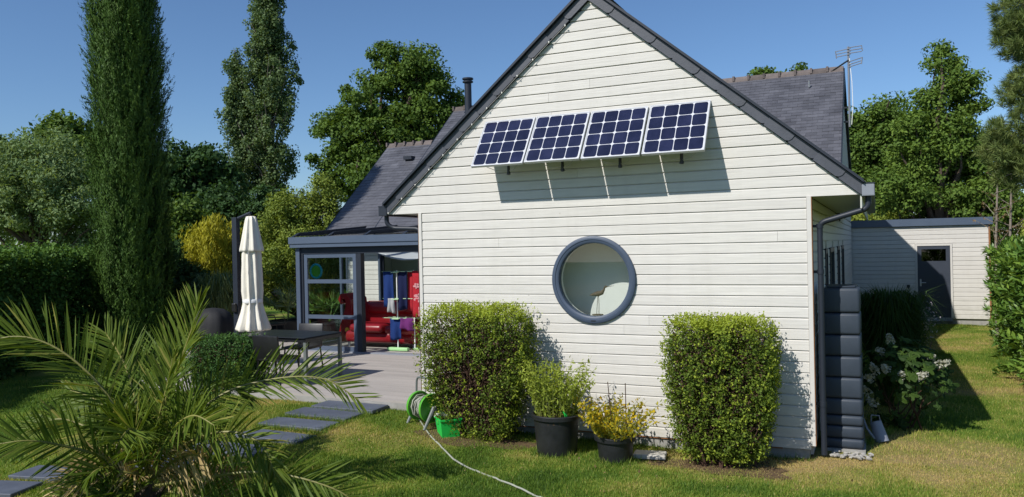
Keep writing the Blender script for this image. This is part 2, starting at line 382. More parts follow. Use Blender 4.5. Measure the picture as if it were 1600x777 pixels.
me = bpy.data.meshes.new('lawn'); me.from_pydata(V.tolist(), [], np.stack([I, I+1, I+nx+1, I+nx], 1).tolist())
a_ = me.attributes.new('tone', 'FLOAT', 'POINT'); a_.data.foreach_set('value', np.clip(dryness(V[:, 0], V[:, 1])+.05, 0, 1).astype(np.float32))
def lawnmat():
    m = bpy.data.materials.new('lawn_turf'); m.use_nodes = True; n = m.node_tree.nodes; l = m.node_tree.links; p = n['Principled BSDF']
    p.inputs['Roughness'].default_value = .95; p.inputs['Specular IOR Level'].default_value = .1
    a = n.new('ShaderNodeAttribute'); a.attribute_name = 'tone'; tc = n.new('ShaderNodeTexCoord')
    nz = n.new('ShaderNodeTexNoise'); nz.inputs['Scale'].default_value = 22; nz.inputs['Detail'].default_value = 8; l.new(tc.outputs['Object'], nz.inputs['Vector'])
    ad = n.new('ShaderNodeMath'); ad.operation = 'MULTIPLY_ADD'; ad.inputs[1].default_value = .7; l.new(nz.outputs['Fac'], ad.inputs[0])
    sb = n.new('ShaderNodeMath'); sb.operation = 'SUBTRACT'; sb.inputs[1].default_value = .35; l.new(a.outputs['Fac'], sb.inputs[0]); l.new(sb.outputs[0], ad.inputs[2])
    r = n.new('ShaderNodeValToRGB'); e = r.color_ramp.elements
    for i, c in enumerate([(.045, .09, .012), (.08, .145, .018), (.14, .19, .026), (.25, .22, .065), (.30, .22, .10)]):
        if i > 1: e.new(.5)
        e[i].position = i/4; e[i].color = (*c, 1)
    l.new(ad.outputs[0], r.inputs[0]); l.new(r.outputs[0], p.inputs['Base Color'])
    b = n.new('ShaderNodeBump'); b.inputs['Distance'].default_value = .03; b.inputs['Strength'].default_value = .9
    n2 = n.new('ShaderNodeTexNoise'); n2.inputs['Scale'].default_value = 45; n2.inputs['Detail'].default_value = 6; l.new(tc.outputs['Object'], n2.inputs['Vector'])
    l.new(n2.outputs['Fac'], b.inputs['Height']); l.new(b.outputs[0], p.inputs['Normal']); return m
struct(link('lawn', me, lawnmat(), None, 'all'))

TZ = .27                                                # terrace level
SLABS = [(-1.13, -.19, 1.02, .40, .205, .02), (-1.20, -.66, 1.02, .40, .19, -.03), (-1.21, -1.16, 1.0, .38, .165, .03), (-1.13, -1.68, .98, .36, .13, -.02),
         (-1.35, -2.22, .98, .38, .09, .10), (-1.85, -2.85, .98, .40, .055, .2), (-2.45, -3.52, .98, .42, .035, .22), (-2.75, -4.15, 1.0, .42, .03, .25)]
bed = struct(MB().box(-5.6, -.06, .03, 3.0, -.3, TZ-.03).box(-8.4, -.06, 3.001, 7.0, -.3, TZ-.031).build('terrace', MAT['plinth']))
y = .03; k = 0; rnd = random.Random(3)
while y < 6.85:
    xl = -5.6 if y < 2.95 else -8.4; cut = -3.4+rnd.uniform(-2.0, 2.0)
    for x0, x1 in ((xl, cut-.0015), (cut+.0015, -.06)):
        MB().box(x0, x1, y, y+.138, TZ-.03, TZ).build('plank', MAT['terrace'], bed)
    y += .142; k += 1
path = struct(MB().box(-1.5, -1.0, -.6, -.4, -.2, -.1).build('path', MAT['soil']))
for i, (cx, cy, sx, sy, z, a) in enumerate(SLABS):
    mb = MB().rbox((0, 0, 0), (sx, sy, .05), .006, 1); o = mb.build('slab', MAT['slab'], None)
    o.location = (cx, cy, z-.02); o.rotation_euler = (rnd.uniform(-.01, .01), rnd.uniform(-.01, .01), a); o.parent = path

# ------------------------------------------------------------------ grass blades
def grass_field(rng, n, x0, x1, y0, y1, h, wd, keep):
    x = x0+(x1-x0)*rng.rand(n); y = y0+(y1-y0)*rng.rand(n)
    k = keep(x, y)
    for cx, cy, sx, sy, z, a in SLABS:
        u = (x-cx)*math.cos(a)+(y-cy)*math.sin(a); v = -(x-cx)*math.sin(a)+(y-cy)*math.cos(a)
        k &= ~((abs(u) < sx/2-.01) & (abs(v) < sy/2-.01))
    x, y = x[k], y[k]; n = len(x); d = dryness(x, y)
    dens = fnoise(x, y, 31, 5.0)
    hh = h*(.55+.75*rng.rand(n))*(1.15-.55*d)*(1+.18*np.clip(dens, -1, 1)); a = rng.rand(n)*2*math.pi
    lean = rng.rand(n)**1.5*.9; la = rng.rand(n)*2*math.pi
    b = np.stack([x, y, ground_h(x, y)-.004], -1); s = np.stack([np.cos(a), np.sin(a), 0*a], -1)*(wd*(.7+.6*rng.rand(n)))[:, None]/2
    t = np.stack([np.cos(la)*lean*hh, np.sin(la)*lean*hh, hh*np.sqrt(1-.5*lean**2)], -1)
    V = np.stack([b-s, b+s, b+t], 1)
    return V, np.clip(d+.15*rng.normal(size=n)+.35*(rng.rand(n) < .09), 0, 1)
rng = np.random.RandomState(77)
def k_near(x, y): return ~((y > -.02) & (x > -.06) & (x < 4.95)) & ~((x < -.06) & (y > .03))
def k_right(x, y): return x > 4.97+.5*((y < 1.0) & (y > .25))
G = [grass_field(rng, 290000, -2.9, 7.2, -4.4, 0.1, .036, .0090, k_near), grass_field(rng, 120000, 4.95, 8.6, 0.0, 15.6, .045, .009, k_right),
     grass_field(rng, 62000, -10, -1.7, -4.2, 0.05, .05, .010, lambda x, y: (x < -1.7) & (y < .03))]
# longer tufts along the kerbs and at the foot of things
def tufts(rng, pts, n, sp, h):
    x = np.concatenate([p[0]+sp*rng.normal(size=n) for p in pts]); y = np.concatenate([p[1]+sp*rng.normal(size=n) for p in pts])
    m_ = len(x); hh = h*(.5+rng.rand(m_)); a = rng.rand(m_)*6.28; la = rng.rand(m_)*6.28; lean = .2+.7*rng.rand(m_)
    b = np.stack([x, y, ground_h(x, y)-.01], -1); s = np.stack([np.cos(a), np.sin(a), 0*a], -1)*.0045
    t = np.stack([np.cos(la)*lean*hh, np.sin(la)*lean*hh, hh*np.sqrt(np.maximum(.1, 1-.6*lean**2))], -1)
    return np.stack([b-s, b+s, b+t], 1), np.clip(.25+.2*rng.normal(size=m_), 0, 1)
edge = [(x, -.06+.02*math.sin(9*x)) for x in np.arange(.1, 4.9, .09)]+[(-.66+.02*rng.randn(), yy) for yy in np.arange(-1.9, .0, .06)]
edge += [(-1.68, yy) for yy in np.arange(-1.4, .0, .08)]+[(x, -.43) for x in np.arange(-1.6, -.7, .05)]+[(x, -.91) for x in np.arange(-1.6, -.7, .05)]+[(x, -1.42) for x in np.arange(-1.6, -.7, .05)]
edge += [(2.17+.26*math.cos(t), -.7+.26*math.sin(t)) for t in np.arange(0, 6.28, .3)]+[(2.9+.2*math.cos(t), -.78+.2*math.sin(t)) for t in np.arange(0, 6.28, .3)]
edge += [(5.45+.1*t, .75+.35*t) for t in np.arange(0, 4, .15)]
G.append(tufts(rng, edge, 26, .03, .075))
V = np.concatenate([g[0] for g in G]); T = np.concatenate([g[1] for g in G])
stuff(link('grass', quads_mesh('grass', V, T, 3), LEAF['grass']), 'short mown lawn grass, green with straw coloured patches', 'grass')

# ================================================================== HOUSE
WX = 4.885; PB = .12; ZB = .08; AX = 2.445; AZ = 5.34; RM = .838   # gable wall: width, board pitch, first board, apex
house = thing('house', 'cream clapboard house with steep slate roofs, round window and gable facing the lawn', 'house', (AX, 3, 0))
def boards(parent, rows, z0, pitch, spans, place, m, rng, t=.021, gap=.0075, ch=.013, joint=.6):
    """spans(n) -> list of (u0, u1), each a number or a function of z; place(u, out, z) -> world point"""
    for n in range(rows):
        zb = z0+n*pitch; prof = [(0, zb+gap), (t, zb+gap), (t, zb+pitch-ch), (.006, zb+pitch), (0, zb+pitch)]
        for u0, u1 in spans(n):
            f0 = u0 if callable(u0) else (lambda z, c=u0: c); f1 = u1 if callable(u1) else (lambda z, c=u1: c)
            w_ = f1(zb+pitch*.5)-f0(zb+pitch*.5); cuts = []
            if w_ > 2.2 and rng.rand() < joint: cuts = [f0(zb)+w_*(.15+.7*rng.rand())]
            segs = []
            if cuts: segs = [(f0, lambda z, c=cuts[0]: c-.0012), (lambda z, c=cuts[0]: c+.0012, f1)]
            else: segs = [(f0, f1)]
            dz = rng.normal()*.0012; dt = rng.normal()*.0008
            for a, b in segs:
                V_ = [place(min(a(z), b(z)-.001), o+(dt if o > .01 else 0), z+dz) for o, z in prof]+[place(b(z), o+(dt if o > .01 else 0), z+dz) for o, z in prof]
                MB().add(V_, [(0, 1, 6, 5), (1, 2, 7, 6), (2, 3, 8, 7), (3, 4, 9, 8), (4, 0, 5, 9), (4, 3, 2, 1, 0), (5, 6, 7, 8, 9)]).build('clapboard', m, parent)
rb = np.random.RandomState(8)
# front gable wall: backing with a round hole
WC = (2.425, 1.945); WR = .487
mb = MB(); ring = [(WC[0]+WR*math.cos(t), WC[1]+WR*math.sin(t)) for t in np.linspace(0, 2*math.pi, 48, endpoint=False)]
bm = bmesh.new()
outer = [(0, ZB), (WX, ZB), (WX, 2.85), (AX+(AZ-2.85)/RM, 2.85), (AX, AZ), (AX-(AZ-2.85)/RM, 2.85), (0, 2.85)]
ov = [bm.verts.new((p[0], .0, p[1])) for p in outer]; iv = [bm.verts.new((p[0], .0, p[1])) for p in ring]
es = [bm.edges.new((ov[i], ov[(i+1) % len(ov)])) for i in range(len(ov))]+[bm.edges.new((iv[i], iv[(i+1) % 48])) for i in range(48)]
bmesh.ops.triangle_fill(bm, edges=es, use_beauty=True)
ex = bmesh.ops.extrude_face_region(bm, geom=bm.faces[:]); bmesh.ops.translate(bm, vec=(0, .12, 0), verts=[g for g in ex['geom'] if isinstance(g, bmesh.types.BMVert)])
bmesh.ops.recalc_face_normals(bm, faces=bm.faces); me = bpy.data.meshes.new('gable_wall'); bm.to_mesh(me); bm.free()
gable = link('gable_wall', me, MAT['trim'], house)
def gspans(n):
    z0, z1 = ZB+n*PB, ZB+(n+1)*PB
    if n >= 23:
        return [(lambda z: AX-max(.012, (AZ-z)/RM), lambda z: AX+max(.012, (AZ-z)/RM))]
    a, b = .003, WX-.003
    if z1 > WC[1]-WR and z0 < WC[1]+WR:
        def h(z): return math.sqrt(max(0, WR**2-(z-WC[1])**2))
        return [(a, lambda z: WC[0]-h(z)-.001), (lambda z: WC[0]+h(z)+.001, b)]
    if n < 2: return [(.35, b)]
    return [(a, b)]
boards(gable, 45, ZB, PB, gspans, lambda u, o, z: (u, -o, z), MAT['board'], rb)
MB().box(-.045, .0, -.034, .08, .30, 2.846).build('corner_trim', MAT['trim'], house)
MB().box(-.052, -.046, -.030, .08, .30, 2.845).build('trim_edge', MAT['brown'], house)
MB().box(WX+.0, WX+.046, -.034, .08, .13, 2.846).build('corner_trim', MAT['trim'], house)
MB().box(WX+.047, WX+.053, -.030, .08, .13, 2.845).build('trim_edge', MAT['brown'], house)
MB().box(.02, WX-.02, .01, .3, -.3, ZB+.02).build('plinth', MAT['plinth'], house)
MB().box(.36, WX-.3, -.012, .009, ZB-.012, ZB-.001).build('starter_strip', MAT['brown'], house)

# side wall (right): boards broken by narrow windows
side = MB().box(WX-.12, WX+.012, .121, 15.55, .0, 2.86).build('side_wall', MAT['trim'], house)
SW = [(2.55, 3.05, .95, 2.25), (3.75, 4.95, .95, 2.25), (6.3, 7.1, .95, 2.25), (8.2, 9.2, .95, 2.25)]
def sspans(n):
    z0, z1 = ZB+n*PB, ZB+(n+1)*PB; cuts = [.085]
    out = []
    for y0, y1, a, b in SW:
        if z1 > a and z0 < b: cuts += [y0, y1]
    cuts.append(15.5)
    return [(cuts[i], cuts[i+1]) for i in range(0, len(cuts), 2)]
boards(side, 23, ZB, PB, sspans, lambda u, o, z: (WX+.013+o, u, z), MAT['sideboard'], rb)
for y0, y1, a, b in SW:
    wd = MB()
    for bx in ((y0, y0+.07, a, b), (y1-.07, y1, a, b), (y0+.07, y1-.07, a, a+.07), (y0+.07, y1-.07, b-.07, b)):
        wd.box(WX+.0121, WX+.05, bx[0], bx[1], bx[2], bx[3])
    wo = wd.build('window', MAT['anthd'], house)
    MB().box(WX+.014, WX+.020, y0+.071, y1-.071, a+.071, b-.071).build('pane', GLASS, wo)
# left side wall of the wing and rear walls
MB().box(.0, .11, .125, 6.95, .0, 2.86).build('wing_wall', MAT['trim'], house)
lw = MB().box(-.02, -.001, .09, 6.9, TZ+.01, 2.84).build('side_cladding', MAT['sideboard'], house)
MB().box(-6.45, .0, 14.0, 14.2, 0, 2.8).build('rear_wall', MAT['trim'], house)
MB().box(-6.45, -6.30, 7.15, 13.95, 0, 2.8).build('left_wall', MAT['trim'], house)
# wall facing the veranda with a wide glazed door
vw = MB().box(-6.45, -5.45, 7.0, 7.14, 0, 2.8).box(-5.45, -3.30, 7.0, 7.14, 2.42, 2.8).box(-3.30, -.002, 7.0, 7.14, 0, 2.8).build('veranda_wall', MAT['trim'], house)
boards(vw, 20, TZ+.03, PB, lambda n: [(-6.44, -5.46), (-3.29, -.03)] if n < 18 else [(-6.44, -.03)], lambda u, o, z: (u, 6.999-o, z), MAT['board'], rb, joint=0)
MB().box(-6.50, -6.451, 6.97, 7.15, TZ, 2.8).build('corner_trim', MAT['trim'], house)
gd = MB()
for x in (-5.45, -4.40, -3.36): gd.box(x, x+.06, 6.99, 7.05, TZ, 2.42)
gd.box(-5.39, -3.36, 6.992, 7.048, TZ, TZ+.07).box(-5.39, -3.36, 6.992, 7.048, 2.34, 2.419)
gdo = gd.build('glazed_door', MAT['anthd'], house)
for x in (-5.388, -4.338): MB().box(x, x+.976, 7.015, 7.021, TZ+.07, 2.34).build('pane', GLASS, gdo)
MB().box(-6.2, -.3, 8.6, 8.66, 0, 2.8).build('room_partition', MAT['room'], house)
MB().box(-6.3, -.0, 7.14, 14.0, TZ-.05, TZ).build('room_floor', MAT['roomd'], house)

# round window
rw = MB(); prof = [(.535, -.022), (.535, -.050), (.525, -.058), (.492, -.058), (.488, -.050), (.470, -.050), (.452, -.040), (.448, -.010), (.448, .05), (.486, .05), (.486, -.022)]
nseg = 72; vs_, fs_ = [], []
for r_, yy in prof:
    for k in range(nseg):
        g = 2*math.pi*k/nseg; vs_.append((WC[0]+r_*math.cos(g), yy, WC[1]+r_*math.sin(g)))
for i in range(len(prof)):
    j = (i+1) % len(prof)
    for k in range(nseg): k2 = (k+1) % nseg; fs_.append((i*nseg+k, i*nseg+k2, j*nseg+k2, j*nseg+k))
win = rw.add(vs_, fs_).build('round_window', mat('window_frame_blue_grey', (.055, .076, .115), .45, .35, var=.04), house, True)
def disc(mb, c, r, y0, y1, n=64):
    vs = [(c[0]+r*math.cos(2*math.pi*k/n), yy, c[1]+r*math.sin(2*math.pi*k/n)) for yy in (y0, y1) for k in range(n)]
    return mb.add(vs, [tuple(range(n)), tuple(range(2*n-1, n-1, -1))]+[(k, (k+1) % n, n+(k+1) % n, n+k) for k in range(n)])
disc(MB(), WC, .447, .000, .006).build('pane', RGLASS, win)
MB().box(WC[0]-.03, WC[0]+.03, -.061, -.055, WC[1]-.507, WC[1]-.493).build('latch', MAT['blackm'], win)
# reveal: white cylinder behind the pane, then the room
vs_, fs_ = [], []
for r_, yy in ((.470, .055), (.470, .16), (.480, .16), (.480, .055)):
    for k in range(nseg): g = 2*math.pi*k/nseg; vs_.append((WC[0]+r_*math.cos(g), yy, WC[1]+r_*math.sin(g)))
for i in range(4):
    j = (i+1) % 4
    for k in range(nseg): k2 = (k+1) % nseg; fs_.append((i*nseg+k, i*nseg+k2, j*nseg+k2, j*nseg+k))
MB().add(vs_, fs_).build('reveal', MAT['room'], win, True)
inn = MB()                                              # room shell
inn.box(.2, 4.6, .47, .52, .0, 2.7).box(.15, .2, .2, 1.25, 0, 2.7).box(4.6, 4.65, .2, 1.25, 0, 2.7).box(.2, 4.6, .2, 1.25, 2.7, 2.75).box(.2, 4.6, .2, 1.25, .0, .05)
inn.build('room_shell', MAT['room'], house)

# roofs
RT = .155                                                # roof build-up above the white edge, measured upright
def slope_plane(o, u, v): return np.array(o, float), unit(np.array(u, float)), unit(np.array(v, float))
SL = {}
def slate_field(parent, o, u, v, inside, lu, lv, seed, wd=.22, ex=.12, single=None, lift=0.0):
    """overlapping slates on the plane o + a*u + b*v; single(p) marks those kept as separate pieces"""
    rng = np.random.RandomState(seed); o, u, v = slope_plane(o, u, v); n = np.cross(u, v); n = n if n[2] > 0 else -n
    mb = MB(); singles = []
    for j in range(int(lv/ex)+1):
        off = (j % 2)*wd/2
        for i in range(-1, int(lu/wd)+1):
            a0 = max(0, i*wd+off); a1 = min(lu, (i+1)*wd+off); b0 = j*ex
            if a1-a0 < .03: continue
            c = o+u*((a0+a1)/2)+v*(b0+ex/2)
            if not inside(c): continue
            th = .007*(.8+.5*rng.rand()); ln = ex*1.55; jit = rng.normal()*.003
            P = []
            for h0, h1 in ((.002, .0), (.012+th+rng.rand()*.003, .004+th)):
                for aa, bb, hh in ((a0+.0015, b0+jit, h0), (a1-.0015, b0+jit, h0), (a1-.0015, b0+ln, h1), (a0+.0015, b0+ln, h1)):
                    P.append(o+u*aa+v*bb+n*(hh+lift))
            F_ = [(4, 5, 6, 7), (0, 1, 5, 4), (1, 2, 6, 5), (3, 0, 4, 7)]
            if single and single(c): singles.append((P, F_))
            else: mb.add(P, F_)
    stuff(mb.build('slate_courses', MAT['slate'], parent))
    for P, F_ in singles: MB().add(P, F_).build('slate', MAT['slate'], parent)
ca = math.cos(math.atan(RM)); sa = math.sin(math.atan(RM))
ZR = AZ+RT                                              # wing ridge
EX = 5.46-AX                                            # half span
mb = MB()
for s in (-1, 1):
    e = AX+s*EX; ze = ZR-RM*EX
    mb.prism([(AX, -.06, ZR-.012), (e, -.06, ze-.012), (e, -.06, ze-.10), (AX, -.06, ZR-.10)], (0, 9.5, 0))
wroof = mb.build('wing_roof', MAT['slate'], house)
for s, sd in ((-1, 21), (1, 22)):
    o = (AX+s*EX, -.09, ZR-RM*EX); slate_field(wroof, o, (0, 1, 0), (-s*ca, 0, sa), lambda c: c[1] < 9.2 and c[2] < ZR+.02 and (c[2] > 6.3-.84*(10.5-c[1])-.1 or c[1] < 6.5), 9.3, EX/ca-.08, sd)
# verge slates hanging on the rake, facing the lawn, over a dark barge board
for s in (-1, 1):
    MB().prism([(AX, -.045, AZ+.005), (AX+s*EX, -.045, AZ-RM*EX+.005), (AX+s*EX, -.045, ZR-RM*EX-.015), (AX, -.045, ZR-.015)], (0, .043, 0)).build('barge_board', MAT['anthd'], house)
    n = 12; Lr = EX/ca; st = Lr/n
    for i in range(n):
        b0 = Lr-(i+1)*st; b1 = b0+st*1.04 if i else Lr     # from the eave up
        d = np.array([s*ca, 0, -sa]); up = np.array([s*sa, 0, ca]); o = np.array([AX, -.05-.004*(i % 2), AZ])
        h = (RT-.015)*ca; q = []
        lo = .05
        a0, a1 = b1-.002, b0
        pts = [(a1, .0), (a1, h), (a0, h), (a0, lo), (a0-.015, .018), (a0-lo, .0)]
        y0 = -.052-.006*(1 if i % 2 else 0)
        MB().prism([o+d*a+up*(b+.006)+np.array([0, y0+.05, 0]) for a, b in pts], (0, -.012, 0)).build('verge_slate', MAT['verge'], wroof)
    # dark cover strip on the top edge of the rake
    d0 = np.array([AX, 0, ZR+.0]); d1 = np.array([AX+s*EX, 0, ZR-RM*EX+.0])
    MB().prism([d0+[0, -.115, .0], d1+[0, -.115, .0], d1+[0, -.115, .035], d0+[0, -.115, .035]], (0, .16, 0)).build('verge_cap', MAT['anthd'], wroof)
for i in range(22):
    y0 = -.12+i*.42
    MB().prism([(AX-.10, y0, ZR-.05), (AX-.085, y0, ZR-.005), (AX, y0, ZR+.055), (AX+.085, y0, ZR-.005), (AX+.10, y0, ZR-.05), (AX, y0, ZR+.035)], (0, .43, 0)).build('ridge_tile', MAT['anthd'], wroof)
# soffits and boxed gutters along the wing eaves
for s in (-1, 1):
    x0, x1 = (WX+.034, 5.42) if s > 0 else (-.50, -.021)
    MB().box(x0, x1, .002, 6.4, 2.852, 2.876).build('soffit', MAT['soffit'], house)
    g0, g1 = (5.44, 5.56) if s > 0 else (-.66, -.53)
    gz0, gz1 = (2.83, 2.955)
    gt = MB().box(g0, g0+.006, -.07, 6.3, gz0, gz1).box(g1-.006, g1, -.07, 6.3, gz0, gz1).box(g0+.006, g1-.006, -.07, 6.3, gz0, gz0+.006).box(g0+.006, g1-.006, -.072, -.066, gz0+.006, gz1).build('gutter', MAT['zinc'] if s > 0 else MAT['anthd'], house)
    MB().box(g0-.006, g1+.006, -.076, 6.3, gz1, gz1+.012).build('gutter_lip', MAT['anthd'], gt)
    if s > 0: MB().box(5.421, 5.438, -.03, 6.3, 2.70, 2.86).build('fascia_board', MAT['soffit'], house)
def bez(pts, n=5):
    """round the inner corners of a polyline"""
    pts = [np.array(p, float) for p in pts]; out = [pts[0]]
    for i in range(1, len(pts)-1):
        a, b, c = pts[i-1], pts[i], pts[i+1]; r = min(.07, np.linalg.norm(b-a)*.45, np.linalg.norm(c-b)*.45)
        p0 = b+(a-b)/np.linalg.norm(a-b)*r; p1 = b+(c-b)/np.linalg.norm(c-b)*r
        for k in range(n+1): t = k/n; out.append((1-t)**2*p0+2*t*(1-t)*b+t*t*p1)
    out.append(pts[-1]); return out
dp = MB().tube(bez([(5.50, .02, 2.84), (5.50, .02, 2.70), (5.01, .07, 2.56), (5.01, .07, .02)]), .031, 14).build('downpipe', MAT['anthd'], house, True)
for z in (2.50, 2.0, .55): MB().tube([(5.01, .07, z), (5.01, .07, z+.05)], .037, 14).box(WX+.054, 5.0, .06, .08, z+.01, z+.04).build('pipe_collar', MAT['anthd'], dp, True)
dp2 = MB().tube(bez([(-.59, .02, 2.84), (-.59, .02, 2.72), (-.50, .05, 2.66), (-.08, .06, 2.64), (-.08, .06, .3)]), .031, 12).build('downpipe', MAT['anthd'], house, True)

# main roof across the back
MR = (10.5, 6.30, .84)
mb = MB(); zf = lambda y: MR[1]-MR[2]*(MR[0]-y)
mb.prism([(-5.2, 6.40, zf(6.40)-.012), (-5.2, 10.5, MR[1]-.012), (-5.2, 15.4, 3.85), (-5.2, 15.4, 3.75), (-5.2, 10.5, MR[1]-.14), (-5.2, 6.4, zf(6.4)-.12)], (10.15, 0, 0))
mroof = mb.build('main_roof', MAT['slate'], house)
cm = math.cos(math.atan(MR[2])); sm = math.sin(math.atan(MR[2]))
def vis_single(c): return (c[0] > 3.3 and c[2] > 4.0) or (c[0] < -3.6 and c[2] > 5.2)
def in_main(c): return c[0] > -5.2 and c[0] < 4.95 and c[2] < MR[1]-.02 and not (abs(c[0]-AX) < (ZR-c[2])/RM-.05)
slate_field(mroof, (-5.2, 6.38, zf(6.38)), (1, 0, 0), (0, cm, sm), in_main, 10.16, 4.12/cm, 31, single=vis_single)
for i in range(29):
    x0 = -5.22+i*.351
    MB().prism([(x0, 10.5-.13, MR[1]-.085), (x0, 10.5-.11, MR[1]-.02), (x0, 10.5-.05, MR[1]+.05), (x0, 10.5+.05, MR[1]+.05), (x0, 10.5+.12, MR[1]-.03)], (.345, 0, 0)).build('ridge_tile', MAT['ridge'], mroof)
    MB().box(x0-.02, x0+.03, 10.36, 10.64, MR[1]-.06, MR[1]+.060).build('ridge_tile', MAT['ridge'], mroof)
for x0, x1 in ((4.952, 4.98), (-5.235, -5.205)):
    MB().prism([(x0, 6.38, zf(6.38)-.13), (x0, 10.5, MR[1]-.15), (x0, 15.4, 3.72), (x0, 15.4, 3.88), (x0, 10.5, MR[1]+.01), (x0, 6.38, zf(6.38)+.02)], (x1-x0, 0, 0)).build('verge_board', MAT['anthd'], house)
MB().prism([(4.86, 7.0, 2.861), (4.86, 10.5, 6.05), (4.86, 15.3, 3.65), (4.86, 15.3, 2.861)], (.06, 0, 0)).build('main_gable', MAT['trim'], house)
hk = MB().tube([(4.25, 9.95, 5.83), (4.25, 9.88, 5.84), (4.25, 9.86, 5.98)], .018, 6).build('roof_hook', MAT['steel'], mroof)
# lower roof on the left
LR = (9.3, 5.28)
lroof = MB().prism([(-6.65, 6.38, zf(6.38)-.06), (-6.65, LR[0], LR[1]-.04), (-6.65, 14.3, 2.8), (-6.65, 14.3, 2.7), (-6.65, LR[0], LR[1]-.16), (-6.65, 6.38, zf(6.38)-.16)], (1.412, 0, 0)).build('lower_roof', MAT['slate'], house)
slate_field(lroof, (-6.66, 6.36, zf(6.36)-.045), (1, 0, 0), (0, cm, sm), lambda c: -6.66 < c[0] < -5.25 and c[2] < LR[1]-.06, 1.4, 2.94/cm, 33, single=lambda c: c[2] > 3.9)
for i in range(5):
    x0 = -6.68+i*.285
    MB().prism([(x0, 9.17, LR[1]-.13), (x0, 9.2, LR[1]-.05), (x0, 9.26, LR[1]+.01), (x0, 9.36, LR[1]+.01), (x0, 9.42, LR[1]-.07)], (.28, 0, 0)).build('ridge_tile', MAT['ridge'], lroof)
    MB().box(x0-.015, x0+.03, 9.16, 9.44, LR[1]-.08, LR[1]+.03).build('ridge_tile', MAT['ridge'], lroof)
MB().prism([(-6.69, 6.36, zf(6.38)-.17), (-6.69, LR[0], LR[1]-.17), (-6.69, LR[0], LR[1]-.03), (-6.69, 6.36, zf(6.38)-.03)], (.03, 0, 0)).build('verge_board', MAT['anthd'], house)
MB().prism([(-6.45, 7.0, 2.801), (-6.45, 9.3, 4.95), (-6.45, 13.9, 2.801)], (.1, 0, 0)).build('left_gable', MAT['trim'], house)
MB().box(-5.75, -5.50, 8.55, 8.9, zf(8.7)-.06, zf(8.7)+.03).build('roof_vent', MAT['anthd'], lroof)
ch = MB().lathe([(.125, 0), (.125, .06), (.098, .08), (.098, .86)], 16, (-4.72, 10.35, 6.1)).build('chimney_pipe', MAT['anthd'], house, True)
MB().lathe([(.098, .0), (.15, .02), (.15, .05), (.11, .05), (.11, .09), (.155, .10), (.155, .14)], 16, (-4.72, 10.35, 6.961)).build('cowl', MAT['anthd'], ch, True)
# little lamps clipped along the left rake
ls = thing('string_light', 'thin cable with tiny pale bulbs along the left rake of the gable', 'light string', (AX-1.5, -.06, 4.0))
pts = [(AX-.3-i*.22, -.068, AZ-RM*(.3+i*.22)-.012+(.006 if i % 2 else 0)) for i in range(13)]
MB().tube(pts, .003, 5).build('cable', MAT['cable'], ls)
for p in pts: MB().lathe([(.004, 0), (.008, .008), (.008, .018), (.004, .024)], 8, (p[0], p[1]-.010, p[2]-.014)).build('bulb', MAT['bulb'], ls, True)

# ------------------------------------------------------------------ annex behind, with a dark door
AY = 15.6
annex = thing('garden_annex', 'low flat-roofed cream clapboard outbuilding with dark door and grey parapet band', 'outbuilding', (6.6, AY, 0))
aw = MB().box(4.90, 8.33, AY, 20, .12, 2.70).build('front_wall', MAT['trim'], annex)
DX0, DX1, DZ0, DZ1 = 6.60, 7.40, .16, 2.14
boards(aw, 21, .12, .1225, lambda n: [(4.95, DX0-.06), (DX1+.06, 8.32)] if n < 17 else [(4.95, 8.32)], lambda u, o, z: (u, AY-.001-o, z), MAT['board'], rb, joint=.15)
MB().box(8.321, 8.36, AY-.03, AY+.1, .12, 2.68).build('corner_trim', MAT['brown'], annex)
MB().box(4.96, 8.30, AY+.03, 19.9, -.2, .119).build('plinth', MAT['plinth'], annex)
MB().box(4.86, 8.42, AY-.10, 20.1, 2.701, 2.90).build('parapet_band', MAT['anth'], annex)
dr = MB().box(DX0, DX1, AY-.03, AY-.002, DZ0, DZ1-.42).box(DX0, DX0+.10, AY-.03, AY-.002, DZ1-.42, DZ1).box(DX1-.1, DX1, AY-.03, AY-.002, DZ1-.42, DZ1).box(DX0+.1, DX1-.1, AY-.03, AY-.002, DZ1-.09, DZ1).build('door', MAT['doorp'], annex)
MB().box(DX0+.10, DX1-.10, AY-.018, AY-.012, DZ1-.42, DZ1-.09).build('pane', glassmat('door_glass', (.10, .12, .11), 1.6), dr)
MB().tube([(DX0+.07, AY-.03, 1.12), (DX0+.07, AY-.08, 1.12), (DX0+.20, AY-.08, 1.12)], .011, 8).box(DX0+.05, DX0+.09, AY-.036, AY-.030, 1.02, 1.22).build('handle', MAT['steel'], dr)
df = MB().box(DX0-.055, DX0-.004, AY-.045, AY-.003, .16, DZ1+.06).box(DX1+.004, DX1+.055, AY-.045, AY-.003, .16, DZ1+.06).box(DX0-.0035, DX1+.0035, AY-.045, AY-.003, DZ1+.004, DZ1+.06).build('door_frame', MAT['trim'], annex)
MB().box(DX0-.03, DX1+.03, AY-.08, AY-.005, .06, .155).build('door_sill', MAT['zinc'], annex)
MB().box(6.32, 6.40, AY-.05, AY-.022, .98, 1.06).tube([(6.36, AY-.05, .99), (6.36, AY-.08, .96)], .014, 6).build('wall_tap', MAT['blackm'], annex)

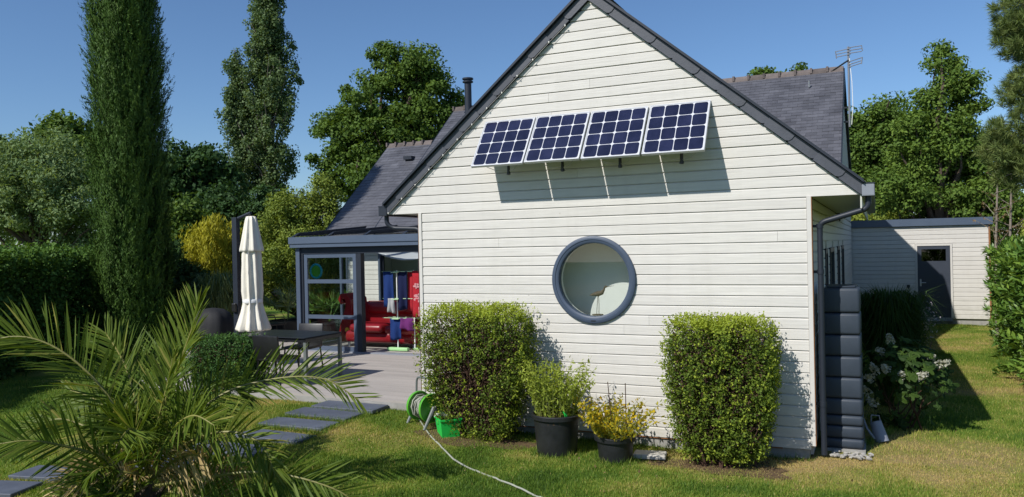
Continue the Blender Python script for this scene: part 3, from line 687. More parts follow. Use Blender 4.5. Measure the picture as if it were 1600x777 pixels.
# ================================================================== SOLAR PANELS
PX0, PX1, PT, PBm = 1.00, 3.905, (-.035, 4.00), (-.475, 3.385)
pu = np.array([1., 0, 0]); pv = np.array([0, PBm[0]-PT[0], PBm[1]-PT[1]]); PLEN = np.linalg.norm(pv); pv /= PLEN; pn = np.cross(pu, pv); pn = pn if pn[1] < 0 else -pn
pw = (PX1-PX0)/4
cellme = None
LBL = ['first solar panel from the chimney side, tilted on the gable', 'second solar panel from the chimney side, tilted on the gable', 'third solar panel from the chimney side, tilted on the gable', 'last solar panel of the row, nearest the antenna side of the gable']
def rrect(w_, h_, r, n=4):
    p = []
    for cx, cy, a in ((w_/2-r, h_/2-r, 0), (-w_/2+r, h_/2-r, 90), (-w_/2+r, -h_/2+r, 180), (w_/2-r, -h_/2+r, 270)):
        for k in range(n+1): t = math.radians(a+90*k/n); p.append((cx+r*math.cos(t), cy+r*math.sin(t)))
    return p
for i in range(4):
    x0 = PX0+i*pw; o = np.array([x0, PT[0], PT[1]]); dj = rb.normal(size=3)*np.array([0, .004, .004])
    t = thing('solar_panel', LBL[i], 'solar panel', (x0+pw/2, -.05, 3.4), 'solar panels in a row on the gable')
    P3 = lambda a, b, h: o+dj+pu*a+pv*b+pn*h
    W_, H_ = pw-.024, PLEN; b_ = MB()
    for a0, a1, c0, c1 in ((0, W_, 0, .013), (0, W_, H_-.013, H_), (0, .013, .013, H_-.013), (W_-.013, W_, .013, H_-.013)):
        b_.prism([P3(a0, c0, -.03), P3(a1, c0, -.03), P3(a1, c1, -.03), P3(a0, c1, -.03)], pn*.034)
    b_.build('frame', MAT['alu'], t)
    MB().prism([P3(.013, .013, -.004), P3(W_-.013, .013, -.004), P3(W_-.013, H_-.013, -.004), P3(.013, H_-.013, -.004)], pn*.003).build('backsheet', MAT['sheet'], t)
    cw = (W_-.026-.010)/4; chh = (H_-.026-.010)/4
    for r in range(4):
        for c in range(4):
            q = rrect(cw-.009, chh-.009, .026); ca_, cb_ = .018+cw*(c+.5), .018+chh*(r+.5)
            MB().prism([P3(ca_+a, cb_+b, -.0008) for a, b in q], pn*.0016).build('cell', MAT['cell'], t)
    cx = W_*.56
    MB().tube([(x0+cx, -.022, 3.50), (x0+cx, -.20, 3.47), P3(cx, H_-.16, -.035)], .012, 8).build('bracket', MAT['blackm'], t)
    q0 = np.array([x0+cx, -.20, 3.455]); MB().tube([q0, q0+np.array([0, .0, -.10]), q0+np.array([0, .0, -.15])], .019, 8).build('clamp_stem', MAT['blackm'], t, True)
    q1 = q0+np.array([0, .0, -.165]); MB().lathe([(.012, -.02), (.026, -.012), (.026, .012), (.012, .02)], 10, tuple(q1)).build('clamp_knob', MAT['blackm'], t, True)
    for sx in (-1, 1):
        e = P3(cx+sx*.24, H_-.03, -.032); m_ = (np.array(q1)+e)/2+np.array([0, 0, -.015]); MB().tube([tuple(q1+np.array([0, 0, .03])), m_, e], .0035, 5).build('stay_wire', MAT['cable'], t)

# ------------------------------------------------------------------ television aerial
ant = thing('tv_antenna', 'silver roof television aerial with two grid reflectors on a tall mast', 'antenna', (5.10, 9.0, 4.9))
MB().tube([(5.10, 9.0, 4.75), (5.10, 9.0, 6.45)], .022, 8).build('mast', MAT['aerial'], ant, True)
MB().box(4.985, 5.10, 8.985, 9.015, 5.15, 5.18).box(4.985, 5.10, 8.985, 9.015, 4.85, 4.88).build('wall_bracket', MAT['blackm'], ant)
rt = CR*.97
def ln(mb, a, b, r): mb.tube([a, b], r, 5)
mb = MB(); c = np.array([5.10, 8.97, 6.30]); R3 = np.array([.93, -.36, 0])
for zz in (.10, .04, -.02): ln(mb, c+R3*.05+[0, 0, zz], c-R3*.27+[0, 0, zz-.01], .010); ln(mb, c+R3*.02+[0, 0, zz+.02], c+R3*.28+[0, 0, zz+.01], .010)
ln(mb, c-R3*.27+[0, 0, .10], c-R3*.25+[0, 0, -.06], .011); ln(mb, c+R3*.28+[0, 0, .12], c+R3*.30+[0, 0, .0], .010); mb.build('upper_grid', MAT['aerial'], ant)
mb = MB(); c = np.array([5.10, 8.97, 6.10])
for zz in (.04, -.02, -.07): ln(mb, c+[0, 0, zz-.02], c+R3*.28+[0, 0, zz+.02], .010)
ln(mb, c+R3*.29+[0, 0, .07], c+R3*.27+[0, 0, -.07], .011); mb.build('lower_grid', MAT['aerial'], ant)
mb = MB(); ln(mb, c+[0, 0, .06], c-R3*.33+[0, 0, -.10], .018)
for k in range(7): q = c-R3*(.06+.045*k)+np.array([0, 0, .03-.022*k]); ln(mb, q-np.array([.36, .93, .3])*.09, q+np.array([.36, .93, .3])*.09, .010)
mb.build('yagi_boom', MAT['blackm'], ant)
MB().tube([(5.12, 8.98, 6.2), (5.16, 8.98, 5.7), (5.17, 8.99, 5.2), (5.14, 9, 4.8)], .007, 5).build('cable', MAT['whitep'], ant)

# ================================================================== VERANDA
VY = 4.0; VX0, VX1 = -5.50, -.06
ver = thing('veranda', 'blue-grey aluminium veranda with sliding glass front attached beside the gable', 'veranda', (-2.8, VY, TZ))
MB().box(-5.62, VX1, VY-.16, VY-.02, 2.52, 2.66).box(-5.60, VX1, VY-.14, VY-.02, 2.44, 2.517).build('front_beam', MAT['anth'], ver)
MB().box(-5.48, VX1, VY-.018, VY+.12, 2.30, 2.52).build('door_track', MAT['anthd'], ver)
MB().box(-5.52, -5.36, VY-.015, VY+.145, TZ, 2.299).build('post', MAT['anthd'], ver)
MB().box(-5.52, -5.42, VY-.055, VY-.016, TZ, 2.43).build('post', MAT['anth'], ver)
MB().box(-4.02, -3.90, VY-.01, VY+.12, TZ+.03, 2.299).build('post', MAT['anthd'], ver)
MB().box(-5.35, VX1, VY-.03, VY+.13, TZ+.001, TZ+.028).build('threshold', MAT['zinc'], ver)
sd = MB().box(-5.34, -5.26, VY-.008, VY+.032, TZ+.03, 2.299).box(-4.10, -4.021, VY-.008, VY+.032, TZ+.03, 2.299)
for z0, z1 in ((TZ+.03, TZ+.12), (.955, 1.035), (1.69, 1.77), (2.22, 2.299)): sd.box(-5.26, -4.10, VY-.006, VY+.030, z0, z1)
sdo = sd.build('sliding_door', MAT['anth'], ver)
for z0, z1 in ((TZ+.12, .955), (1.035, 1.69), (1.77, 2.22)): MB().box(-5.259, -4.101, VY+.008, VY+.014, z0+.001, z1-.001).build('pane', VGLASS, sdo)
sp = MB().box(-5.50, -5.44, VY+.146, 6.98, TZ, TZ+.09).box(-5.50, -5.44, VY+.146, 6.98, 2.36, 2.46)
for yy in (5.4, 6.92): sp.box(-5.498, -5.442, yy, yy+.06, TZ+.09, 2.36)
spo = sp.build('side_frame', MAT['anth'], ver)
for y0, y1 in ((VY+.15, 5.399), (5.461, 6.919)): MB().box(-5.473, -5.467, y0, y1, TZ+.091, 2.359).build('pane', VGLASS, spo)
# roof: glazed sheets between bars, rising to the house wall
def vz(yy): return 2.66+(yy-VY+.16)*.075
for i in range(7):
    x0 = -5.58+i*.915
    MB().prism([(x0, VY-.12, vz(VY-.12)), (x0, 6.99, vz(6.99)), (x0, 6.99, vz(6.99)+.075), (x0, VY+.10, vz(VY+.1)+.075)], (.055, 0, 0)).build('rafter', MAT['anthd'], ver)
    if i < 6: MB().prism([(x0+.056, VY-.10, vz(VY-.1)+.015), (x0+.914, VY-.10, vz(VY-.1)+.015), (x0+.914, 6.98, vz(6.98)+.015), (x0+.056, 6.98, vz(6.98)+.015)], (0, 0, .012)).build('roof_pane', glassmat('roof_glass_%d' % i, (.88, .91, .92), .8), ver)
# shade cloth slung under the glass
mb = MB(); n = 14; V_ = []; F_ = []
for i in range(n+1):
    for j in range(6):
        u, v = i/n, j/5; V_.append((-3.9+u*3.6, 4.30+v*1.1, 2.36-.22*math.sin(math.pi*(u*2 % 1))*(1-.3*v)+.05*v))
for i in range(n):
    for j in range(5): F_.append((i*6+j, i*6+j+1, (i+1)*6+j+1, (i+1)*6+j))
o = mb.add(V_, F_).build('shade_cloth', MAT['whitec'], None, 'all'); so_ = o.modifiers.new('s', 'SOLIDIFY'); so_.thickness = .004
tag(o, 'white shade cloth slung in waves under the veranda roof', 'shade cloth')

# red sofa with a tall scrolled end
sofa = thing('red_sofa', 'curvy red leather sofa with tall scrolled arm inside the veranda', 'sofa', (-4.2, 5.2, TZ))
def strip(center, half, y0, y1):
    """a band that follows a centre line in x,z, extruded in y"""
    c = [Vector((p[0], 0, p[1])) for p in center]; L_, R_ = [], []
    for i, p in enumerate(c):
        t = (c[min(i+1, len(c)-1)]-c[max(i-1, 0)]).normalized(); nrm = Vector((t.z, 0, -t.x)); h = half[i] if hasattr(half, '__len__') else half
        L_.append(p+nrm*h); R_.append(p-nrm*h)
    n = len(c); V_ = [(*[q.x], y0, q.z) for q in L_]+[(q.x, y0, q.z) for q in R_]+[(q.x, y1, q.z) for q in L_]+[(q.x, y1, q.z) for q in R_]
    F_ = []
    for i in range(n-1):
        F_ += [(i, i+1, n+i+1, n+i), (2*n+i, 3*n+i, 3*n+i+1, 2*n+i+1), (i, 2*n+i, 2*n+i+1, i+1), (n+i, n+i+1, 3*n+i+1, 3*n+i)]
    F_ += [(0, n, 3*n, 2*n), (n-1, 3*n-1, 4*n-1, 2*n-1)]
    return MB().add(V_, F_)
arm = [(-5.06, .36), (-5.06, .55), (-5.02, .75), (-4.97, .95), (-4.94, 1.12), (-4.95, 1.27), (-5.02, 1.36), (-5.12, 1.36), (-5.17, 1.28), (-5.13, 1.21), (-5.08, 1.24)]
def bevel(o, w_=.03, s=3):
    b = o.modifiers.new('b', 'BEVEL'); b.width = w_; b.segments = s; b.limit_method = 'ANGLE'; return o
bevel(strip(arm, [.13, .15, .14, .11, .085, .075, .07, .06, .05, .045, .035], 4.95, 5.55).build('scroll_arm', MAT['red'], sofa, True))
MB().rbox((-4.05, 5.18, .50), (1.85, .80, .26), .10, 4).build('base', MAT['red'], sofa, True)
MB().rbox((-4.30, 5.0, .70), (.85, .75, .18), .085, 4).build('seat_cushion', MAT['red'], sofa, True)
MB().rbox((-3.45, 5.0, .68), (.75, .75, .18), .085, 4).build('seat_cushion', MAT['red'], sofa, True)
MB().rbox((-4.0, 5.50, .95), (1.75, .30, .55), .13, 4).build('backrest', MAT['red'], sofa, True)
MB().rbox((-4.05, 5.40, 1.08), (1.35, .26, .28), .12, 4).build('back_roll', MAT['red'], sofa, True)
for x in (-4.9, -3.25):
    for yy in (4.9, 5.45): MB().lathe([(.035, 0), (.025, .09)], 10, (x, yy, TZ)).build('foot', MAT['steel'], sofa, True)
bt = disc(MB(), (-4.98, .62), .055, 4.938, 4.950, 20).build('button', MAT['yellow'], sofa)

# drying rack with towels
rack = thing('drying_rack', 'slim white tower drying rack with lime green arms in the veranda doorway', 'drying rack', (-3.38, 4.5, TZ))
MB().rbox((-3.38, 4.5, TZ+.045), (.50, .10, .07), .02, 2).rbox((-2.95, 4.75, TZ+.03), (.4, .08, .05), .02, 2).build('base', MAT['lime'], rack, True)
MB().tube([(-3.38, 4.5, TZ+.06), (-3.38, 4.5, 1.93)], .013, 8).tube([(-3.05, 4.62, TZ+.06), (-3.05, 4.62, 1.93)], .013, 8).build('pole', MAT['whitep'], rack, True)
for z in (.95, 1.35, 1.90):
    MB().box(-3.72, -2.55, 4.46, 4.472, z, z+.012).box(-3.72, -2.55, 4.66, 4.672, z, z+.012).box(-3.46, -3.30, 4.40, 4.74, z-.016, z-.001).build('rail', MAT['limep'], rack)
def towel(name, label, x0, x1, z1, z0, yy, m, seed, sl=0):
    rng = np.random.RandomState(seed); n, k = 12, 8; V_, F_ = [], []
    for i in range(n+1):
        for j in range(k+1):
            u, v = i/n, j/k; V_.append((x0+(x1-x0)*u+sl*v, yy+.025*math.sin(u*9+seed)*(.3+v)+.01*math.sin(v*5+u*4), z1+(z0-z1)*v-.02*math.sin(u*3+seed)*v))
    for i in range(n):
        for j in range(k): F_.append((i*(k+1)+j, i*(k+1)+j+1, (i+1)*(k+1)+j+1, (i+1)*(k+1)+j))
    o = MB().add(V_, F_).build(name, m, None, 'all'); s = o.modifiers.new('s', 'SOLIDIFY'); s.thickness = .012
    return tag(o, label, 'towel' if 'towel' in name else 'laundry')
towel('towel', 'royal blue towel hanging on the upper rail of the drying rack', -3.68, -3.42, 1.91, 1.20, 4.45, MAT['blue'], 1)
towel('towel', 'dark navy towel hanging between the blue and red towels', -3.34, -3.10, 1.91, 1.12, 4.47, MAT['navy'], 2)
rt_ = towel('towel', 'red beach towel with big pale pink flowers nearest the gable corner', -2.95, -2.42, 1.92, .98, 4.42, MAT['redt'], 3)
towel('towel', 'plain red towel folded behind the flowered one', -3.12, -2.93, 1.91, 1.12, 4.50, MAT['redt'], 6)
towel('shirt', 'white garment pegged at the middle of the drying rack', -3.55, -3.40, 1.36, 1.06, 4.43, MAT['greyc'], 4)
towel('cloth', 'purple cloth on the low rail of the drying rack', -3.28, -2.98, .96, .72, 4.46, MAT['purple'], 5)
towel('cloth', 'blue cloth hanging on the lowest rail beside the purple one', -3.55, -3.28, .95, .52, 4.47, MAT['blue'], 7)
for cx, cz, s in ((-2.80, 1.38, .11), (-2.62, 1.33, .10), (-2.74, 1.16, .10), (-2.84, 1.62, .07), (-2.60, 1.62, .06), (-2.80, 1.05, .05)):
    for k in range(5):
        a = k*1.257+cx*9; p = [(cx+s*(.55*math.cos(a)+.42*math.cos(t)*abs(math.cos(a))+.22*math.cos(t)), 4.385, cz+s*(.55*math.sin(a)+.30*math.sin(t))) for t in np.linspace(0, 6.28, 10, endpoint=False)]
        MB().prism(p, (0, -.004, 0)).build('flower_print', MAT['pinkp'], rt_)

# things glimpsed inside: a round toy on a stand
tc_ = onY(494, 424, 6.7); toy = thing('garden_ornament', 'round teal and green ornament hanging behind the veranda glass', 'ornament', tuple(tc_))
MB().tube([(tc_[0]+.17*math.cos(t), tc_[1], tc_[2]+.17*math.sin(t)) for t in np.linspace(0, 6.2832, 29)], .028, 8, False).build('ring', MAT['teal'], toy, True)
disc(MB(), (tc_[0], tc_[2]), .145, tc_[1]-.006, tc_[1]+.006, 24).build('disc', MAT['green'], toy)
MB().tube([tc_+np.array([0, 0, .17]), (tc_[0], tc_[1], 2.62)], .004, 5).build('cord', MAT['cable'], toy)

# ================================================================== TERRACE FURNITURE
tx, ty = -3.25, 1.05
tbl = thing('garden_table', 'dark glass-topped garden table on the terrace behind the palm', 'table', (tx, ty, TZ))
MB().rbox((tx, ty, TZ+.735), (1.44, .95, .02), .008, 1).build('table_top', mat('dark_glass', (.012, .014, .016), .35, .3, var=.1), tbl)
MB().box(tx-.72, tx+.72, ty-.45, ty-.41, TZ+.67, TZ+.722).box(tx-.72, tx+.72, ty+.41, ty+.45, TZ+.67, TZ+.722).box(tx-.72, tx-.68, ty-.41, ty+.41, TZ+.67, TZ+.722).box(tx+.68, tx+.72, ty-.41, ty+.41, TZ+.67, TZ+.722).build('frame', MAT['blackm'], tbl)
for sx in (-1, 1):
    for sy in (-1, 1): MB().box(tx+sx*.70-.025, tx+sx*.70+.025, ty+sy*.43-.025, ty+sy*.43+.025, TZ, TZ+.669).build('leg', MAT['grey'], tbl)
def chair(label, x, yy, rz):
    t = thing('garden_chair', label, 'chair', (x, yy, TZ), 'black chairs on the terrace'); t.rotation_euler = (0, 0, rz)
    def b(name, mb): o = mb.build(name, MAT['black'], None, True); o.parent = t; return o
    b('seat', MB().rbox((0, 0, .43), (.50, .48, .05), .02, 2)); b('backrest', MB().rbox((0, .25, .62), (.50, .04, .38), .018, 2, Matrix.Rotation(-.15, 3, 'X')))
    for sx in (-1, 1):
        for sy in (-1, 1): b('leg', MB().tube([(sx*.22, sy*.20, .42), (sx*.25, sy*.24, 0)], .014, 8))
        b('armrest', MB().tube([(sx*.26, .26, .60), (sx*.27, -.18, .59), (sx*.25, -.23, .42)], .014, 8))
    return t
chair('black mesh chair at the lawn side of the garden table', -3.0, .50, math.pi)
chair('black mesh chair pushed under the house side of the table', -3.55, 1.75, .1)
chair('black chair standing apart beside the big pot by the veranda post', -7.15, 5.0, 2.7)

# parasol, folded
um = thing('parasol', 'closed cream cantilever parasol tied with a strap beside its dark mast', 'parasol', (*at(382, 560, 14.5)[:2], TZ))
uc = at(394, 430, 14.45); mp = at(370, 430, 14.6); rngp = np.random.RandomState(4)
def fold(g, r, z): return r*.84*(1+.20*math.sin(8*g+z*1.3)+.07*math.sin(19*g+z*2))
def prof_(a, b): return [(x*1.0, z) for x, z in zip(a, b)]
ct = 3.0
MB().lathe([(.30, .93-ct), (.315, .97-ct), (.27, 1.10-ct), (.215, 1.28-ct), (.185, 1.42-ct), (.185, 1.5-ct), (.20, 1.65-ct), (.195, 1.95-ct), (.185, 2.25-ct), (.165, 2.5-ct), (.13, 2.75-ct), (.09, 2.9-ct)], 64, (uc[0], uc[1], ct), fold).build('canopy', MAT['cream'], um, 'all')
MB().lathe([(.225, -.62), (.225, -.58), (.185, -.40), (.145, -.2), (.115, -.05), (.09, .02), (.04, .03)], 64, (uc[0], uc[1], ct), lambda g, r, z: r*.84*(1+.13*math.sin(8*g+.5)+.05*math.sin(17*g))).build('vent_flap', MAT['cream'], um, 'all')
MB().lathe([(.175, 0), (.18, .01), (.18, .06), (.175, .07)], 32, (uc[0], uc[1], 1.44)).build('strap', MAT['whitep'], um, True)
MB().box(mp[0]-.055, mp[0]+.055, mp[1]-.045, mp[1]+.045, TZ+.06, 3.02).build('mast', MAT['anthd'], um)
MB().rbox((mp[0], mp[1], TZ+.035), (.75, .75, .06), .02, 2).build('base', MAT['anthd'], um)
MB().tube([(mp[0], mp[1], 2.98), (uc[0], uc[1], 3.09)], .03, 8).build('arm', MAT['anthd'], um)
MB().rbox((mp[0]-.01, mp[1]-.07, 1.35), (.09, .06, .16), .015, 2).build('crank_box', MAT['black'], um)

# covered barbecue
bq = at(333, 520, 16.2)
bb = thing('barbecue', 'barbecue under a rounded black cover behind the clipped box hedge', 'barbecue', (bq[0], bq[1], TZ))
def sq(g, r, z): c, s = abs(math.cos(g)), abs(math.sin(g)); return r/((c**3.2+(s*1.25)**3.2)**(1/3.2))*(1+.02*math.sin(11*g))
MB().lathe([(.43, .02), (.42, .4), (.405, .62), (.375, .76), (.315, .87), (.21, .94), (.07, .965)], 48, (bq[0], bq[1], TZ), sq).build('cover', MAT['cover'], bb, 'all')

# ================================================================== THINGS BY THE WALL
def potted(name, label, x, yy, rt0, rb0, h):
    t = thing(name, label, 'plant pot', (x, yy, float(ground_h(x, yy))), 'black plastic pots by the wall'); z = float(ground_h(x, yy))
    MB().lathe([(rb0, 0), (rb0+.004, .02), (rt0-.015, h-.05), (rt0+.012, h-.05), (rt0+.014, h-.008), (rt0+.006, h), (rt0-.012, h), (rt0-.014, h-.06), (.02, h-.07)], 40, (x, yy, z), lambda g, r, zz: r*(1+.012*math.sin(2*g+1)*(zz > h*.5))).build('body', MAT['pot'], t, True)
    MB().lathe([(rt0-.02, h-.09), (rt0-.02, h-.055), (.01, h-.04)], 24, (x, yy, z)).build('soil', MAT['soil'], t, True)
    return t, z+h-.05
p1, z1 = potted('flower_pot', 'large black plastic pot holding tall yellow-green stems', 2.17, -.70, .275, .225, .47)
p2, z2 = potted('flower_pot', 'smaller black plastic pot holding the yellow leafy plant', 2.90, -.78, .215, .18, .29)
def stem_plant(name, label, c, rad, n, hgt, spread, seed, m, L, W, per, tone0, bare=.15, droop=.0, tvar=.5):
    rng = np.random.RandomState(seed); t = thing(name, label, 'plant', tuple(c)); mb = MB(); C_, A_, T_ = [], [], []
    for i in range(n):
        a = rng.rand()*6.28; r = rad*math.sqrt(rng.rand()); b = np.array([c[0]+r*math.cos(a), c[1]+r*math.sin(a), c[2]])
        h = hgt*(.55+.5*rng.rand()); out = spread*(.3+.9*rng.rand())*(.4+r/rad); a += rng.normal()*.4
        tip = b+np.array([math.cos(a)*out, math.sin(a)*out, h]); mid = b+(tip-b)*.5+np.array([-math.cos(a)*out*.15, -math.sin(a)*out*.15, h*.10])+rng.normal(size=3)*.02
        tip[2] -= droop*out
        pts = [(1-s)**2*b+2*s*(1-s)*mid+s*s*tip for s in np.linspace(0, 1, 6)]
        mb.tube(pts, [.0045-.0006*k for k in range(6)], 4, False)
        for k in range(per):
            s = bare+(1-bare)*rng.rand()**.8; p = (1-s)**2*b+2*s*(1-s)*mid+s*s*tip
            C_.append(p+rng.normal(size=3)*.022); A_.append((tip-b)/np.linalg.norm(tip-b)*.4+rng.normal(size=3)*.7+np.array([0, 0, -.25])); T_.append(tone0+tvar*(rng.rand()-.5)+.25*(s-.5))
    mb.build('stems', LEAF_STEM, t)
    V_, tt = leaves(rng, np.array(C_), rand_unit(rng, len(C_))+np.array([0, -.2, .5]), L, W, np.array(T_), unit(np.array(A_)), .75, .25)
    link('leaves', quads_mesh('leaves', V_, tt), m, t); return t
LEAF_STEM = mat('green_stem', (.20, .22, .05), .7, .2, var=.3, scale=10)
stem_plant('potted_plant', 'feathery yellow-green stems growing in the large black pot', (2.17, -.70, z1), .22, 95, .66, .20, 51, LEAF['potA'], .060, .018, 30, .55, .05)
stem_plant('potted_plant', 'bushy plant with yellowing leaves in the smaller black pot', (2.90, -.78, z2), .17, 70, .44, .33, 52, LEAF['potB'], .050, .024, 24, .48, .05, tvar=.9)
sk = thing('plant_stakes', 'two thin dark canes standing in the smaller pot', 'canes', (2.95, -.75, z2))
for a, b in (((2.86, -.72, z2-.05), (2.80, -.70, z2+.62)), ((3.02, -.74, z2-.05), (3.01, -.72, z2+.62))): MB().tube([a, b], .005, 6).build('cane', MAT['twig'], sk)
fb = thing('garden_tool', 'small bright green handled tool stuck in the large pot', 'garden tool', (2.36, -.84, z1))
MB().tube([(2.36, -.84, z1-.03), (2.35, -.85, z1+.05)], .012, 8).build('shaft', MAT['black'], fb); MB().tube([(2.35, -.85, z1+.051), (2.33, -.86, z1+.11)], .017, 8).build('handle', MAT['green2'], fb)
tag(MB().rbox((3.22, -.52, -.0), (.36, .22, .05), .01, 1, Matrix.Rotation(.15, 3, 'Z')).build('paving_stone', MAT['stone'], None), 'flat pale stone lying in the grass beside the smaller pot', 'stone')

# hose reel, hose and crate
hz = float(ground_h(.28, -.42))
hr = thing('hose_reel', 'garden hose reel with bright green discs and grey stand at the wall corner', 'hose reel', (.28, -.42, hz))
ax = unit(np.array([.88, -.40, .0])); c0 = np.array([.26, -.46, hz+.24])
def wheel(c, r, th, m, parent, name):
    a = Vector(ax); q = a.to_track_quat('Z', 'Y').to_matrix().to_4x4(); mb = MB().lathe([(r*.30, -th), (r*.86, -th*.6), (r*.97, -th), (r, 0), (r*.97, th), (r*.86, th*.6), (r*.30, th)], 32)
    mb.v = [tuple((Matrix.Translation(Vector(c)) @ q) @ Vector(v)) for v in mb.v]; return mb.build(name, m, parent, True)
for s in (-1, 1):
    wheel(c0+ax*s*.14, .190, .020, MAT['green'], hr, 'disc'); e = c0+ax*s*.20; p_ = np.array([-ax[1], ax[0], 0])
    for q in (-1, 1): MB().tube([e+[0, 0, .02], e+p_*q*.16-np.array([0, 0, .245])], [.026, .018], 8).build('leg', MAT['grey'], hr, True)
rg = np.random.RandomState(9); pts = []
for k in range(130):
    t_ = k/130; a = t_*13*6.283; pts.append(c0+ax*(-.12+.24*(.5+.5*math.sin(t_*22)))+(np.array([-ax[1], ax[0], 0])*math.cos(a)+np.array([0, 0, 1])*math.sin(a))*(.10+.055*t_+.006*rg.randn()))
MB().tube(pts, .0095, 7).build('wound_hose', MAT['hose'], hr, True)
MB().tube(bez([c0-ax*.2+[0, 0, .10], c0-ax*.2+np.array([0, .02, .36]), c0+ax*.10+np.array([0, .02, .37])]), .014, 8).build('crank', MAT['grey'], hr, True)
hp = [c0+np.array([.02, -.16, .06])]+[np.array([*onZ(px, py, .0)[:2], 0]) for px, py in ((652, 668), (668, 685), (690, 703), (712, 722), (745, 738), (780, 755), (812, 771), (845, 785), (900, 800))]
hpts = []
for i in range(len(hp)-1):
    p0, p1_, p2_, p3 = hp[max(i-1, 0)], hp[i], hp[i+1], hp[min(i+2, len(hp)-1)]
    for k in range(8):
        t_ = k/8; q = .5*((2*p1_)+(-p0+p2_)*t_+(2*p0-5*p1_+4*p2_-p3)*t_**2+(-p0+3*p1_-3*p2_+p3)*t_**3)
        if i > 0: q[2] = float(ground_h(q[0], q[1]))+.022+.010*math.sin(i*2+k*.4)
        hpts.append(q)
tag(MB().tube(hpts, .0095, 8).build('garden_hose', MAT['hose'], None, True), 'pale grey-green garden hose snaking across the lawn from the reel', 'hose')
gz = float(ground_h(.70, -.64))
gb = thing('crate', 'bright green plastic tub half hidden under the clipped bush', 'crate', (.70, -.64, gz))
MB().lathe([(.155, 0), (.185, .20), (.20, .205), (.20, .225), (.178, .225), (.15, .03)], 4, (.70, -.64, gz), None).build('body', MAT['green2'], gb)
mb = MB(); rg2 = np.random.RandomState(2)
tap = thing('wall_tap', 'short copper pipe stub low at the house corner', 'pipe', (.02, -.16, .22))
MB().tube([(-.08, -.06, .30), (-.10, -.10, .28), (-.10, -.14, .20), (-.06, -.14, .17)], .013, 8).build('pipe', MAT['brown'], tap, True)
ds = thing('pump', 'dark green garden pump on the ground between the reel and the crate', 'pump', (.58, -.50, hz))
MB().rbox((.58, -.48, hz+.11), (.24, .22, .20), .05, 3).build('body', MAT['dkgreen'], ds, True); MB().lathe([(.03, 0), (.035, .02), (.035, .05), (.0, .06)], 12, (.50, -.58, hz+.14)).build('cap', MAT['whitep'], ds, True)

# water tank, ribbed, in the corner behind the downpipe
tk = thing('water_tank', 'tall slim ribbed dark grey rainwater tank standing behind the downpipe', 'water tank', (5.2, .62, 0))
hs = [15, 19, 16, 25, 32, 32, 32, 33, 38]; tot = sum(hs); zz = .0; tz = .03
MB().box(5.0, 5.42, .36, .98, -.05, tz-.005).build('base_slab', MAT['plinth'], tk)
for i, h in enumerate(hs):
    hh = 1.80*h/tot; f = 1-.008*i; o = MB().rbox((5.195, .66, tz+hh/2), (.42*f, .58*f, hh-.004), min(.032, hh*.3), 3).build('segment', MAT['tank'], tk, True); tz += hh
MB().rbox((5.195, .66, tz+.008), (.30, .44, .016), .005, 1).build('lid', MAT['tank'], tk, True)

# watering can lying against the plants, white pebbles at the tank's foot
wc = thing('watering_can', 'pale grey metal watering can tipped over beside the tank', 'watering can', (5.53, .95, 0))
b0 = np.array([5.55, .98, .13]); u_ = unit(np.array([.25, -.25, -.80])); 
MB().tube([b0-u_*.10, b0+u_*.14], [.065, .080], 20).build('body', MAT['zinc'], wc, True)
MB().tube([b0+u_*.10+np.array([-.07, -.03, 0]), b0+np.array([-.12, -.04, .02]), b0-u_*.20+np.array([-.13, -.03, .02])], [.018, .013, .010], 8).build('spout', MAT['zinc'], wc, True)
MB().tube([b0-u_*.09+np.array([.05, 0, 0]), b0-u_*.14+np.array([.05, -.02, .04]), b0-u_*.15+np.array([-.03, -.02, .03]), b0-u_*.09+np.array([-.05, 0, 0])], .008, 8).build('handle', MAT['zinc'], wc, True)
rg = np.random.RandomState(6); icos = []
for k in range(3):
    bm = bmesh.new(); bmesh.ops.create_icosphere(bm, subdivisions=1, radius=1)
    for v in bm.verts: v.co *= .75+.4*rg.rand()
    me = bpy.data.meshes.new('pebble'); bm.to_mesh(me); bm.free(); me.materials.append(MAT['stone']); icos.append(me)
mb = MB()
for k in range(46):
    sz = .014+.018*rg.rand(); c = np.array([5.08+.40*rg.rand(), .08+.24*rg.rand(), .012]); R_ = Matrix.Rotation(rg.rand()*6, 3, 'Z')
    mb.add([tuple(np.array(R_ @ Vector((v.co.x*sz, v.co.y*sz*1.3, v.co.z*sz*.7)))+c) for v in icos[k % 3].vertices], [tuple(p.vertices) for p in icos[k % 3].polygons])
stuff(mb.build('gravel', MAT['stone'], None, True), 'small pale pebbles strewn at the foot of the water tank', 'gravel')

# wooden shore bird on the round window's sill
bi = thing('bird_figure', 'slender wooden wading bird figure standing behind the round window', 'figurine', (WC[0]-.02, .16, WC[1]-.44))
bx, by, bz = WC[0]+.0, .14, WC[1]-.19
MB().tube([(bx-.11, by, bz-.012), (bx-.06, by, bz), (bx, by, bz+.008), (bx+.05, by, bz+.022), (bx+.075, by, bz+.055), (bx+.085, by, bz+.085), (bx+.10, by, bz+.098), (bx+.125, by, bz+.096)], [.004, .020, .034, .027, .014, .011, .015, .006], 10).build('body', MAT['wood'], bi, True)
MB().tube([(bx+.12, by, bz+.097), (bx+.21, by, bz+.108)], [.005, .0015], 6).build('beak', MAT['wood'], bi)
for dx in (-.012, .018): MB().tube([(bx+dx*.3, by, bz-.02), (bx+dx*.8-.005, by, bz-.13), (bx+dx-.012, by, bz-.245)], .0035, 6).build('leg', MAT['wood'], bi)
MB().lathe([(.07, 0), (.07, .012), (.01, .014)], 20, (bx-.01, by, bz-.258)).build('base', MAT['wood'], bi, True)

